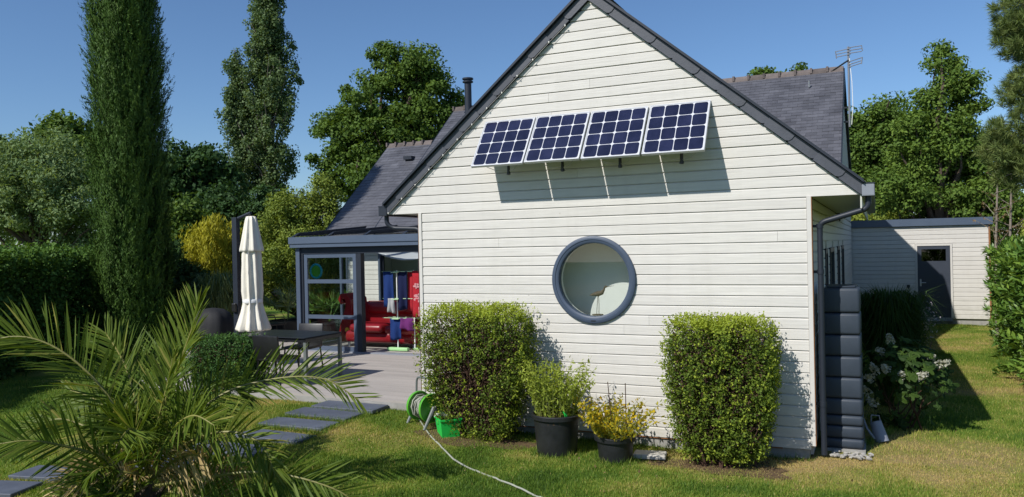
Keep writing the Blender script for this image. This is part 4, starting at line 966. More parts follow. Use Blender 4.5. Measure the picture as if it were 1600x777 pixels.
# ================================================================== CLIPPED BUSHES
def superq(rng, n, p=5.0):
    d = rand_unit(rng, n); return d/(np.abs(d)**p).sum(1, keepdims=True)**(1/p)
def clipped(name, label, c, hx, hy, z0, z1, seed, m, n, L, W, cat='bush', tap=.55, dead=.2, toptone=.5, sticks=60, deep=.45, group=None, rot=0.0, p=10.0, tone0=.45, bare=(0, 0, 1, 1, 0), zf=.10):
    rng = np.random.RandomState(seed); t = thing(name, label, cat, (c[0], c[1], z0), group); hz_ = (z1-z0)/2
    def place(q):
        f = tap+(1-tap)*np.clip((q[:, 2]+1)/1.15, 0, 1)**.9; x = q[:, 0]*hx*f; y_ = q[:, 1]*hy*f
        return np.stack([c[0]+x*math.cos(rot)-y_*math.sin(rot), c[1]+x*math.sin(rot)+y_*math.cos(rot), z0+zf+hz_*(1-zf/(z1-z0))*(1+q[:, 2])], -1)
    per = 14; K = n//per
    q = superq(rng, K, p); lump = 1+.035*np.sin(q[:, 0]*7+seed)+.03*np.sin(q[:, 2]*9+q[:, 1]*5)
    # thin patches low on the faces where the twigs show
    hole = np.sin(q[:, 0]*4.1+seed)*np.sin(q[:, 2]*3.7+1.3)+.5*np.sin(q[:, 1]*6+q[:, 2]*5)
    hb = bare[4]*np.exp(-(((q[:, 0]-bare[0])/bare[2])**2+((q[:, 2]-bare[1])/bare[3])**2)**2)*(q[:, 1] < .3)
    keep = (rng.rand(K) > hb*(.62+.38*(np.sin(q[:, 0]*17+3)*np.sin(q[:, 2]*14) > -.45))) & (rng.rand(K) < np.clip(1.05-.45*dead*5*np.clip(hole-.2, 0, 1)*(q[:, 2] < .55), .15, 1))
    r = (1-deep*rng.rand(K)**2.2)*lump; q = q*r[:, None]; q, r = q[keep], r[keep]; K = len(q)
    P = place(q); idx = np.repeat(np.arange(K), per); N_ = K*per
    C_ = P[idx]+rng.normal(size=(N_, 3))*L*.9
    out = unit(q*np.array([1, 1, 1.2]))[idx]
    nn = out*.7+rand_unit(rng, N_)*.8+np.array([0, 0, .35])
    tone = tone0+.30*(rng.rand(N_)-.5)+.22*(rng.rand(K)[idx]-.5)+toptone*sstep(.72, 1.0, q[idx, 2])+.15*(r[idx]-.85)  # new growth on top is paler and yellower
    V_, tt = leaves(rng, C_, nn, L, W, tone, out, .35, .2)
    # shoots sticking out of the clipped top and sides
    ns = n//40; qs = superq(rng, ns, p)*1.02; Ps = place(qs); sh = []; st_ = []
    for k in range(ns):
        d = unit(qs[k]*np.array([.5, .5, 1.0])+rng.normal(size=3)*.35+np.array([0, 0, .3])); l = L*(1+2.2*rng.rand())
        for j in range(5): sh.append(Ps[k]+d*l*(j+.3)/5+rng.normal(size=3)*L*.25); st_.append(tone0+.35+.3*rng.rand())
    V2, t2 = leaves(rng, np.array(sh), rand_unit(rng, len(sh))+np.array([0, 0, .5]), L*.9, W*.9, np.array(st_), None, 0, .2)
    link('foliage', quads_mesh('foliage', np.concatenate([V_, V2]), np.concatenate([tt, t2])), m, t)
    if dead:
        nd = int(n*.30); qd = superq(rng, nd, p)*(.45+.48*rng.rand(nd, 1)); Pd = place(qd)
        Vd, td = leaves(rng, Pd, rand_unit(rng, nd), L, W*.9, rng.rand(nd), None, 0, .2); link('dry_leaves', quads_mesh('dry_leaves', Vd, td), LEAF['dead'], t)
    mb = MB(); qs = superq(rng, sticks, p)*(.80+.17*rng.rand(sticks, 1)); Pt = place(qs)
    for k in range(sticks):
        b = np.array([c[0]+rng.normal()*hx*.22, c[1]+rng.normal()*hy*.2, z0-.03]); limb(mb, rng, b, Pt[k], .012+.006*rng.rand(), .003, .10, 5, 5)
    mb.build('stems', MAT['twig'], t); return t
clipped('clipped_bush', 'clipped square bush by the hose reel, dry brown twigs showing in its side', (1.05, -.48), .69, .39, -.02, 1.61, 61, LEAF['bush'], 40000, .031, .018, tap=.60, dead=.30, toptone=.55, sticks=190, bare=(-.10, -.30, .66, .66, 1.05))
clipped('clipped_bush', 'clipped square bush near the downpipe, densely green with a narrow foot', (4.00, -.43), .56, .36, -.02, 1.51, 62, LEAF['bush'], 40000, .031, .018, tap=.78, dead=.16, toptone=.5, sticks=130, bare=(-.1, .05, .5, .35, .35))
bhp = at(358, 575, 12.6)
clipped('box_hedge', 'low dark green clipped box hedge in front of the parasol', (bhp[0], bhp[1]), .50, .50, .08, 1.0, 63, LEAF['box'], 30000, .032, .018, cat='hedge', tap=.95, dead=.05, toptone=.1, sticks=20, rot=.3, p=7, zf=.02)
# low weeds and bare soil under the bushes
for (cx, cy, rx, ry, lb) in ((1.0, -.55, .85, .36, 'bare brown soil under the bush by the hose reel'), (4.0, -.55, .75, .34, 'bare brown soil under the bush near the downpipe')):
    V_ = [(cx, cy, float(ground_h(cx, cy))+.012)]; n = 40
    for k in range(n): a = 6.283*k/n; r = 1+.16*math.sin(3*a+cx)+.12*math.sin(7*a); x, y_ = cx+rx*r*math.cos(a), cy+ry*r*math.sin(a); V_.append((x, min(y_, -.03), float(ground_h(x, y_))+.006))
    struct(MB().add(V_, [(0, 1+k, 1+(k+1) % n) for k in range(n)]).build('soil', MAT['soil'], None, 'all'), lb)

# ================================================================== PALM
palm = thing('palm', 'young feather palm with long arching fronds in front of the stepping slabs', 'palm', tuple(np.append(at(228, 760, 7.5)[:2], 0)))
def frond(ctrl, seed, dry=0.0, Lm=.42, npair=62, tone=.42):
    rng = np.random.RandomState(seed); cp = np.array([at(px, py, d) for px, py, d in ctrl]); n = 40; pts = []
    m_ = len(cp)-1
    for i in range(n):
        s = i/(n-1)*m_; k = min(int(s), m_-1); f = s-k; p0, p1_, p2_, p3 = cp[max(k-1, 0)], cp[k], cp[k+1], cp[min(k+2, m_)]
        pts.append(.5*((2*p1_)+(-p0+p2_)*f+(2*p0-5*p1_+4*p2_-p3)*f*f+(-p0+3*p1_-3*p2_+p3)*f**3))
    pts = np.array(pts); T = unit(np.gradient(pts, axis=0))
    fr = MB().tube(pts, [.016*(1-.85*i/n)+.0022 for i in range(n)], 6).build('frond', MAT['rachis'], palm, True)
    V_, tt = [], []; face = unit(np.array([0, 0, .42])-CF*.9+rng.normal(size=3)*.22)
    for k in range(npair):
        t = .10+.90*(k+rng.rand()*.6)/npair; i = min(int(t*(n-1)), n-2); f = t*(n-1)-i; p = pts[i]*(1-f)+pts[i+1]*f; tg = T[i]
        up = face-tg*np.dot(face, tg); up = unit(up); sd_ = np.cross(tg, up)
        l0 = 1.22*Lm*(.42+.58*math.sin(math.pi*min(1, t*.80+.18)))*(.85+.3*rng.rand())
        if t < .2: l0 *= .45+2.7*(t-.1)
        for s in (-1, 1):
            a = math.radians(62-30*t+rng.normal()*4); ph = math.radians(26+rng.normal()*9)
            d = unit(tg*math.cos(a)+(sd_*s*math.cos(ph)+up*math.sin(ph))*math.sin(a)); nv = unit(np.cross(d, tg)+.45*rng.normal(size=3)); wv = unit(np.cross(nv, d))*(.0085+.0025*rng.rand())
            dr = np.array([0, 0, -1])*l0*(.02+.07*rng.rand()*(1+5*dry)); q1 = p+d*l0*.45+dr*.15; q2 = p+d*l0*.8+dr*.5; q3 = p+d*l0+dr
            V_.append([p-wv*.6, p+wv*.6, q1+wv, q1-wv, q2+wv*.6, q2-wv*.6, q3]); tt.append(tone+.28*(rng.rand()-.5)+(.35 if rng.rand() < .06 else 0)+.12*t)
    me = quads_mesh('leaflets', np.array(V_), np.array(tt), 7, [(0, 1, 2, 3), (3, 2, 4, 5), (5, 4, 6)])
    link('leaflets', me, LEAF['palmdry'] if dry > .6 else LEAF['palm'], fr); return fr
MAT['rachis'] = mat('palm_rachis', (.20, .19, .05), .5, .4, var=.2, scale=10)
FR = [  # control points: pixel x, pixel y, metres from the camera
    ([(233, 720, 7.5), (255, 640, 7.45), (278, 575, 7.4), (298, 520, 7.4), (309, 478, 7.45)], .44, 0, .48),
    ([(222, 720, 7.5), (190, 650, 7.5), (140, 585, 7.45), (80, 540, 7.4), (20, 526, 7.35), (-50, 545, 7.3)], .44, 0, .46),
    ([(240, 725, 7.5), (290, 665, 7.55), (350, 615, 7.6), (430, 592, 7.6), (505, 592, 7.6), (560, 625, 7.55)], .40, 0, .42),
    ([(215, 740, 7.4), (165, 715, 7.1), (100, 697, 6.9), (40, 689, 6.7), (-30, 700, 6.6)], .36, 0, .40),
    ([(240, 760, 7.3), (310, 748, 7.1), (390, 738, 6.95), (460, 745, 6.85), (530, 768, 6.8), (570, 800, 6.8)], .36, 0, .42),
    ([(235, 735, 7.4), (280, 700, 7.2), (330, 678, 7.0), (380, 678, 6.9), (415, 705, 6.85), (430, 745, 6.85)], .34, .3, .52),
    ([(226, 715, 7.55), (215, 640, 7.7), (195, 570, 7.9), (165, 520, 8.1)], .42, 0, .40),
    ([(232, 715, 7.6), (250, 620, 7.9), (262, 560, 8.2), (290, 530, 8.5)], .40, 0, .36),
    ([(222, 730, 7.4), (175, 690, 7.5), (130, 665, 7.6), (90, 655, 7.6), (50, 670, 7.6)], .32, .4, .55),
    ([(230, 740, 7.35), (220, 690, 7.0), (205, 670, 6.6), (185, 690, 6.3)], .34, 0, .45),
    ([(236, 740, 7.35), (262, 680, 7.0), (300, 650, 6.7), (335, 665, 6.5)], .36, 0, .42),
    ([(228, 760, 7.4), (200, 770, 7.1), (150, 775, 6.9), (90, 795, 6.8)], .32, .2, .45),
    ([(240, 765, 7.4), (290, 772, 7.2), (350, 785, 7.1), (400, 815, 7.1)], .32, .2, .5),
    ([(228, 745, 7.4), (205, 740, 7.2), (160, 735, 7.1), (120, 750, 7.0), (100, 775, 7.0)], .30, .7, .5),
    ([(238, 745, 7.4), (290, 735, 7.35), (330, 725, 7.3), (365, 745, 7.3)], .30, .7, .5),
    ([(236, 720, 7.6), (275, 650, 7.9), (310, 610, 8.2), (350, 600, 8.5), (390, 615, 8.7)], .36, 0, .38),
    ([(224, 720, 7.6), (190, 660, 7.9), (150, 625, 8.2), (110, 610, 8.4)], .36, 0, .36),
    ([(230, 740, 7.45), (240, 700, 7.2), (248, 655, 7.0), (262, 600, 6.9), (270, 560, 6.9)], .36, 0, .44),
]
for i, (c, Lm, dry, tone) in enumerate(FR): frond(c, 100+i, dry, Lm, 74 if Lm > .38 else 58, tone)
rng = np.random.RandomState(15)
for k in range(8):                                      # young and old fronds crowding the heart
    a = math.radians(rng.uniform(-20, 200)); l = rng.uniform(70, 190); dz = rng.uniform(-.5, .25); dr_ = rng.uniform(10, 60)
    frond([(230+6*math.cos(a), 755-8*math.sin(a), 7.42), (230+.5*l*math.cos(a), 745-.6*l*math.sin(a), 7.42+dz*.5), (230+.85*l*math.cos(a), 745-.95*l*math.sin(a)+dr_*.3, 7.42+dz), (230+1.1*l*math.cos(a), 745-1.05*l*math.sin(a)+dr_, 7.42+dz*1.3)], 140+k, .75 if k == 3 else .1, .30, 50, .36+.2*rng.rand())
rng = np.random.RandomState(5); b0 = at(230, 800, 7.45); mb = MB()
mb.lathe([(.15, -.6), (.17, -.2), (.15, .05), (.10, .2), (.05, .28)], 14, tuple(b0), lambda g, r, z: r*(1+.15*math.sin(5*g+z*20)))
for k in range(26):
    a = rng.rand()*6.28; z = -.45+.6*rng.rand(); d = np.array([math.cos(a), math.sin(a), .9]); p = b0+np.array([math.cos(a)*.13, math.sin(a)*.13, z]); mb.tube([p, p+d*.10, p+d*(.18+.1*rng.rand())], [.03, .022, .012], 6)
mb.build('trunk', MAT['bark'], palm)

# ================================================================== HYDRANGEA AND GRASS BESIDE THE TANK
def lobed_leaf(rng):
    th = np.linspace(-math.pi, math.pi, 31)[:-1]; r = .62+.38*np.cos(th)*.6+.26*np.cos(5*th)*(np.abs(th) < 2.5); r = np.clip(r, .22, 2)
    x = r*np.cos(th)+.25; y_ = r*np.sin(th)*.85; z = -.22*(x-.3)**2-.12*np.abs(y_)+.08*np.sin(6*th)
    V_ = [(.15, 0, .06)]+[(a, b, c) for a, b, c in zip(x, y_, z)]; n = len(th)
    me = bpy.data.meshes.new('leaf'); me.from_pydata(V_, [], [(0, 1+k, 1+(k+1) % n) for k in range(n)])
    a_ = me.attributes.new('tone', 'FLOAT', 'POINT'); a_.data.foreach_set('value', [.25+.6*rng.rand()]*len(V_)); me.materials.append(LEAF['hyd']); return me
rng = np.random.RandomState(14); lm = [lobed_leaf(rng) for _ in range(5)]
hy = thing('hydrangea', 'oak-leaved hydrangea with white flower cones between tank and lawn', 'shrub', (5.85, 1.9, 0))
MB_ = MB()
for k in range(16):
    a = rng.rand()*6.28; limb(MB_, rng, (5.85+.1*rng.randn(), 1.9+.1*rng.randn(), -.02), (5.85+.42*math.cos(a), 1.9+.45*math.sin(a), .4+.7*rng.rand()), .010, .004, .1, 5, 5)
MB_.build('stems', MAT['twig'], hy)
for k in range(290):
    d = rand_unit(rng, 1)[0]; d[2] = abs(d[2])*1.0 if rng.rand() < .75 else d[2]; r = .70+.32*rng.rand()
    p = np.array([5.82, 1.92, .48])+d*np.array([.56, .62, .62])*r; p[2] = max(p[2], .06)
    o = bpy.data.objects.new('leaf', lm[k % 5]); COL.objects.link(o); o.parent = hy; o.matrix_parent_inverse = Matrix.Translation(-Vector(hy.location))
    s = .075+.05*rng.rand(); o.scale = (s, s, s); o.location = p
    nrm = Vector(unit(d*.8+np.array([0, -.25, .7])+rng.normal(size=3)*.35)); o.rotation_euler = (nrm.to_track_quat('Z', 'X').to_matrix() @ Matrix.Rotation(math.atan2(d[1], d[0])+rng.normal()*.6, 3, 'Z')).to_euler()
fc = [(1357, 590), (1365, 575), (1352, 610), (1383, 575), (1408, 587), (1442, 587), (1375, 548), (1390, 528), (1456, 560), (1475, 568), (1362, 628)]
for k, (px, py) in enumerate(fc):
    yy = 1.35 if py > 560 else 1.75; c = onY(px, py, yy); n = 70; ax_ = unit(np.array([(px-1410)/150, -.5, .35])+rng.normal(size=3)*.15); tpos = rng.rand(n, 1)
    P = c+ax_*(tpos-.5)*.13+rand_unit(rng, n)*(.045*(1.1-.55*tpos)); V_, tt = leaves(rng, P, rand_unit(rng, n)+ax_*.5+np.array([0, -.5, .3]), .034, .030, rng.rand(n), None, 0, .1)
    link('flower_head', quads_mesh('flower_head', V_, tt), LEAF['flower'], hy)
def grass_tuft(name, label, c, n, h, spread, seed, m, wd=.012, z0=0.0, tone0=.4, cat='grass clump'):
    rng = np.random.RandomState(seed); t = thing(name, label, cat, (c[0], c[1], z0)); V_, tt = [], []
    a = rng.rand(n)*6.283; r0 = .10*np.sqrt(rng.rand(n)); hh = h*(.6+.5*rng.rand(n)); sp_ = spread*(.15+rng.rand(n))
    b = np.stack([c[0]+r0*np.cos(a), c[1]+r0*np.sin(a), np.full(n, z0)], -1); d = np.stack([np.cos(a), np.sin(a), 0*a], -1); a2 = a+1.57+rng.normal(size=n)*.5
    s = np.stack([np.cos(a2), np.sin(a2), 0*a], -1)*wd/2; Z = np.array([0, 0, 1.0])
    p1_ = b+d*(sp_*.22)[:, None]+Z*(hh*.55)[:, None]; p2_ = b+d*(sp_*.58)[:, None]+Z*(hh*.92)[:, None]; p3 = b+d*sp_[:, None]+Z*(hh*(1.0-.35*rng.rand(n)*sp_/spread))[:, None]
    V_ = np.stack([b-s, b+s, p1_+s, p1_-s, p2_+s*.8, p2_-s*.8, p3], 1)
    link('blades', quads_mesh('blades', V_, tone0+.5*(rng.rand(n)-.5), 7, [(0, 1, 2, 3), (3, 2, 4, 5), (5, 4, 6)]), m, t); return t
grass_tuft('ornamental_grass', 'big dark rounded ornamental grass behind the hydrangea', (5.72, 3.25), 4200, 1.62, .62, 71, LEAF['grassy'])
lv = thing('flowering_plant', 'small plant with pale lilac flowers at the edge of the dark grass clump', 'plant', (6.15, 3.3, 0)); rng = np.random.RandomState(3)
P = np.array([onY(1448, 500, 3.3)])+rng.normal(size=(170, 3))*np.array([.06, .08, .13]); V_, tt = leaves(rng, P, rand_unit(rng, 170), .035, .02, rng.rand(170)); link('flowers', quads_mesh('flowers', V_, tt), LEAF['lav'], lv)
mb = MB(); q = onY(1448, 500, 3.3)
for k in range(9): mb.tube([(6.12+.04*rng.randn(), 3.3, 0), (q[0]+.05*rng.randn(), q[1]+.05*rng.randn(), q[2])], .005, 5)
mb.build('stems', LEAF_STEM, lv)

# ================================================================== TREES AND HEDGES
def ptree(name, label, px, depth, lobes, m, seed, base_z=0.0, **kw):
    """lobes given as apparent centre, half width and half height, all standing at the tree's own distance"""
    b = at(px, 400, depth); L_ = []; rg = np.random.RandomState(seed+500)
    for lx, ly, rx, ry in lobes:
        c = at(lx, ly, depth); sx, sz = rx/FPX*depth, ry/FPX*depth; back = CF*rg.uniform(-.25, .45)*sx
        L_.append((c[0]-b[0]+back[0], c[1]-b[1]+back[1], c[2]-base_z, sx*.95, sx*.95, sz))
    return tree(name, label, (b[0], b[1], base_z), L_, m, seed, **kw)
# tall dark cypress
cy = thing('cypress', 'tall dense dark cypress column rising out of the frame on the left', 'tree', tuple(np.append(at(212, 540, 17)[:2], .1)))
rng = np.random.RandomState(81); K = 5200; tz_ = rng.rand(K)
zc = .35+tz_*9.6; cxp = at(211, 400, 17); ctop = at(193, 0, 17); axx = cxp[0]+(ctop[0]-cxp[0])*(zc/8.0); ayy = cxp[1]+(ctop[1]-cxp[1])*(zc/8.0)
prof = np.interp(zc, [.2, .8, 2, 4.5, 6.5, 8, 9.2, 10], [.32, .66, .72, .69, .70, .62, .40, .06]); ang = rng.rand(K)*6.283; rr = prof*(.72+.29*np.sqrt(rng.rand(K)))*(1+.06*np.sin(3*ang+zc*1.9)+.09*np.sin(9*ang+zc*.7+2*np.sin(zc*1.3))+.05*np.sin(15*ang-zc*4))
P = np.stack([axx+rr*np.cos(ang), ayy+rr*np.sin(ang), zc], -1); per = 27; idx = np.repeat(np.arange(K), per); N_ = K*per
out = np.stack([np.cos(ang), np.sin(ang), 0*ang], -1); spd = unit(out*.42+np.array([0, 0, 1.0])+rng.normal(size=(K, 3))*.16)
tl = rng.rand(N_, 1); Lsp = (.30+.30*rng.rand(K))[idx][:, None]
C_ = P[idx]+spd[idx]*(tl-.35)*Lsp+rng.normal(size=(N_, 3))*.035*(1.15-tl)
V_, tt = leaves(rng, C_, out[idx]*1.2+rand_unit(rng, N_)*.45, .085, .019, .35+.3*(rng.rand(N_)-.5)+.35*(rng.rand(K)[idx]-.5)+.2*(tl[:, 0]-.5), unit(spd[idx]+rng.normal(size=(N_, 3))*.35), .85, .2)
n2 = 26000; j2 = rng.randint(K, size=n2); f2 = .15+.68*rng.rand(n2, 1); Cc = np.stack([axx[j2], ayy[j2], zc[j2]], -1); C2 = Cc+(P[j2]-Cc)*f2+rng.normal(size=(n2, 3))*.05
V3, t3 = leaves(rng, C2, out[j2]+rand_unit(rng, n2)*.4, .20, .07, .15+.3*rng.rand(n2), np.array([[0, 0, 1.0]]), .6, .1)
V_, tt = np.concatenate([V_, V3]), np.concatenate([tt, t3])
link('crown', quads_mesh('crown', V_, tt), LEAF['cyp'], cy)
mb = MB(); mb.tube([(cxp[0], cxp[1], 0), (cxp[0]*.6+ctop[0]*.4, cxp[1]*.6+ctop[1]*.4, 4), (ctop[0], ctop[1], 9)], [.14, .09, .03], 8)
for k in range(60):
    j = rng.randint(K); limb(mb, rng, (axx[j], ayy[j], max(.2, zc[j]-.6)), P[j]*.9+np.array([axx[j], ayy[j], zc[j]])*.1, .02, .006, .05, 4, 4)
mb.build('trunk', MAT['bark'], cy)

def hedge_line(name, label, p0, p1, thick, h, seed, m, n, L, W, z0=0.0, up=.3, whorl=False, tone0=.4, bulge=.12, core=True, toptone=.25):
    rng = np.random.RandomState(seed); p0 = np.array([*p0, 0.]); p1 = np.array([*p1, 0.]); ln_ = np.linalg.norm(p1-p0); u = (p1-p0)/ln_; v = np.array([-u[1], u[0], 0])
    t = thing(name, label, 'hedge', tuple((p0+p1)/2+np.array([0, 0, z0]))); per = 10; K = n//per
    a = rng.rand(K)*ln_; w_face = rng.rand(K); dep = rng.rand(K)**2*.35
    s = np.where(w_face < .42, -1.0, np.where(w_face < .60, 1.0, 0.0)); zz = rng.rand(K)**.85*h; vv = s*(thick/2-dep)
    topm = s == 0; zz[topm] = h-dep[topm]; vv[topm] = (rng.rand(topm.sum())-.5)*thick
    lump = bulge*(np.sin(a*1.9+zz*1.3+seed)+.6*np.sin(a*4.3-zz*2.1))
    vv = vv+np.sign(s)*lump*(s != 0); zz = zz+lump*.5*topm
    P = p0+u*a[:, None]+v*vv[:, None]; P[:, 2] = z0+zz; out = v*s[:, None]+np.array([0, 0, 1.0])*topm[:, None]
    endm = rng.rand(K) < .06; P[endm] = p0+v*((rng.rand(endm.sum())-.5)*thick)[:, None]+np.array([0, 0, 1.])*(z0+zz[endm])[:, None]; out[endm] = -u
    idx = np.repeat(np.arange(K), per); N_ = K*per
    if whorl:
        d = unit(out[idx]*.7+rand_unit(rng, N_)*.75+np.array([0, 0, .35])); C_ = P[idx]+d*L*.45+rng.normal(size=(N_, 3))*.03; nn = unit(np.array([0, 0, 1.0])+out[idx]*.6+rand_unit(rng, N_)*.5)
        V_, tt = leaves(rng, C_, nn, L, W, tone0+.4*(rng.rand(N_)-.5)+.35*(rng.rand(K)[idx]-.5), d, .97, .18)
    else:
        C_ = P[idx]+rng.normal(size=(N_, 3))*L*1.0; nn = out[idx]*.7+rand_unit(rng, N_)*.8+np.array([0, 0, up])
        V_, tt = leaves(rng, C_, nn, L, W, tone0+.3*(rng.rand(N_)-.5)+.25*(rng.rand(K)[idx]-.5)+toptone*topm[idx], None, 0, .2)  # leaves on the top face get a paler tone
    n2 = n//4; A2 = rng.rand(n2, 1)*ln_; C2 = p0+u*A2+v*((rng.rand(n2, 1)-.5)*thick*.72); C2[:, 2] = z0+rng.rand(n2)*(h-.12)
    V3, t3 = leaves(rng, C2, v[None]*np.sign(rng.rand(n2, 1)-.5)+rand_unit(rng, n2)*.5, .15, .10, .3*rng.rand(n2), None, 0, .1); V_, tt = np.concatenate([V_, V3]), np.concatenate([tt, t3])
    link('foliage', quads_mesh('foliage', V_, tt), m, t)
    mb = MB()
    for k in range(int(ln_*2.2)):
        b = p0+u*rng.rand()*ln_+v*rng.normal()*.08; limb(mb, rng, b+[0, 0, z0-.05], b+np.array([rng.normal()*.2, rng.normal()*.2, z0+h*.85]), .03, .008, .06, 5, 5)
    mb.build('stems', MAT['twig'], t); return t
hedge_line('tall_hedge', 'long clipped dark hedge closing the garden at the far left', (-7.4, -5.5), (-12.6, 7.0), 1.3, 2.42, 91, LEAF['hedge'], 74000, .082, .050, tone0=.42)
hedge_line('laurel_hedge', 'glossy cherry laurel hedge along the right edge of the lawn', (8.12, 4.4), (8.95, 13.6), 1.25, 2.12, 92, LEAF['laurel'], 50000, .135, .048, whorl=True, bulge=.2, tone0=.42)
hedge_line('conifer_hedge', 'yellow-green conifer hedge rising behind the laurel', (8.9, 9.0), (9.9, 17.5), 1.0, 2.72, 93, LEAF['bright'], 27000, .062, .034, tone0=.55)
hedge_line('back_hedge', 'bright green hedge top showing above the annex parapet', (4.0, 21.2), (11.0, 20.9), 1.2, 3.18, 94, LEAF['bright'], 20000, .10, .06, tone0=.45)
# left background
ptree('silver_leaved_tree', 'broad silvery-green tree above the hedge at the far left', 55, 24, [(60, 300, 85, 70), (0, 310, 80, 80), (120, 320, 60, 75), (-70, 300, 80, 90), (70, 240, 55, 35), (120, 375, 55, 40), (20, 250, 40, 35)], LEAF['silver'], 201, nclump=430, per=150, rc=.42, L=.12, W=.045, trunk=.2, limbs=24)
ptree('dark_oak', 'dark oak top poking up just left of the cypress', 105, 32, [(105, 225, 38, 42), (130, 250, 40, 50), (80, 250, 30, 40)], LEAF['oak'], 202, nclump=150, per=90, rc=.6, L=.2, W=.13, trunk=.25)
ptree('dark_oak', 'dark tree crown at the very left edge above the silvery tree', -10, 31, [(0, 260, 45, 48), (-60, 240, 60, 60)], LEAF['dark'], 203, nclump=170, per=90, rc=.6, L=.2, W=.13, trunk=.25)
ptree('dark_tree', 'dark round tree between the cypress and the poplar', 300, 33, [(300, 265, 48, 45), (340, 290, 30, 45), (270, 290, 40, 60), (305, 340, 60, 55), (350, 350, 40, 45)], LEAF['dark'], 204, nclump=330, per=95, rc=.6, L=.2, W=.12, trunk=.25)
ptree('green_shrub', 'leafy mid-green shrub right behind the cypress trunk', 280, 21, [(285, 345, 30, 40), (275, 400, 35, 50), (300, 440, 40, 45)], LEAF['oak'], 205, nclump=160, per=90, rc=.32, L=.12, W=.07, trunk=.07, cat='shrub')
pp = thing('poplar', 'tall slender poplar with a lower second spire beside it', 'tree', tuple(np.append(at(428, 400, 36)[:2], 0)))
rng = np.random.RandomState(206); mb = MB(); PC = []
for px0, px1, ytop, wid, ybot, nb, r0 in ((430, 425, -60, 40, 320, 96, .24), (408, 412, -25, 14, 320, 18, .12), (392, 374, 78, 26, 320, 46, .14)):
    zb, zt = 0.0, at(px1, ytop, 36)[2]; lean = at(px1, 0, 36)-at(px0, 0, 36); b_ = at(px0, 400, 36); b_[2] = 0; tp = b_+lean; tp[2] = zt
    mb.tube([b_+(tp-b_)*t for t in np.linspace(0, 1, 8)], [r0*(1-.9*t)+.01 for t in np.linspace(0, 1, 8)], 7, False)
    zlow = at(px0, ybot, 36)[2]
    for k in range(nb):
        t = rng.rand()**.8; z0_ = zlow+(zt-zlow)*t*.93-.8; q0 = b_+(tp-b_)*(z0_/zt); a = rng.rand()*6.283
        reach = wid/FPX*36*(.12+1.12*min(1, (1-t)*1.45))*(.45+.65*rng.rand()); up_ = reach*(1.3+1.0*rng.rand())+.5
        q1 = q0+np.array([math.cos(a)*reach, math.sin(a)*reach, up_]); q1[2] = min(q1[2], zt+.2)
        limb(mb, rng, q0, q1, .045, .010, .06, 5, 5)
        for j in range(7):
            u = .30+.72*rng.rand(); PC.append(q0+(q1-q0)*u+rng.normal(size=3)*np.array([.16, .16, .25]))
mb.build('trunk', MAT['palebark'], pp)
crown('crown', pp, LEAF['poplar'], rng, np.array(PC), .29, 76, .105, .085, .25, flat=1.25)
ptree('oak', 'large rounded oak standing behind the slate roofs', 615, 30, [(645, 108, 45, 42), (598, 105, 30, 40), (580, 155, 45, 42), (535, 205, 46, 42), (600, 215, 70, 55), (665, 165, 55, 60), (545, 265, 55, 42), (712, 168, 22, 38), (690, 225, 50, 50), (505, 255, 24, 36), (620, 280, 80, 40)], LEAF['oak'], 207, nclump=390, per=180, rc=.44, L=.13, W=.085, trunk=.38, limbs=34)
ptree('golden_shrub', 'golden yellow feathery shrub left of the parasol', 330, 19.5, [(338, 390, 30, 44), (312, 400, 30, 40), (358, 400, 28, 48), (330, 440, 45, 35)], LEAF['golden'], 208, nclump=330, per=90, rc=.24, L=.12, W=.025, trunk=.05, cat='shrub', flat=1.2, axis=np.array([[0, 0, 1.0]]), axw=.6)
ptree('broad_shrub', 'tall sunlit yellow-green shrub between parasol and veranda', 465, 21.5, [(470, 345, 55, 50), (430, 390, 45, 70), (510, 360, 45, 60), (480, 420, 70, 70), (440, 330, 30, 35), (500, 305, 28, 28), (540, 420, 50, 70), (410, 440, 35, 50)], LEAF['bright'], 209, nclump=480, per=130, rc=.28, L=.075, W=.042, trunk=.10, limbs=30, cat='shrub', tone0=.35)
ptree('evergreen_shrub', 'dark evergreen shrub behind the parasol and the golden bush', 390, 25, [(390, 375, 45, 60), (355, 330, 35, 45), (420, 350, 40, 60)], LEAF['dark'], 210, nclump=200, per=90, rc=.4, L=.14, W=.08, trunk=.1, cat='shrub')
ptree('mixed_shrub', 'low green shrub seen through the side of the veranda', 560, 23, [(560, 420, 50, 60), (600, 440, 50, 60), (530, 470, 45, 40)], LEAF['bright'], 211, nclump=160, per=80, rc=.36, L=.12, W=.07, trunk=.07, cat='shrub', tone0=.3)
ptree('dark_shrub', 'dark shrub in the shade behind the covered barbecue', 300, 18.5, [(290, 460, 35, 45), (330, 470, 30, 40), (265, 440, 25, 60)], LEAF['dark'], 212, nclump=140, per=90, rc=.28, L=.10, W=.06, trunk=.06, cat='shrub')
g_ = at(345, 480, 18.2); grass_tuft('pampas_grass', 'pale arching grass clump left of the parasol canopy', (g_[0], g_[1]), 1500, 1.75, .75, 72, LEAF['pampas'], .016, .15)
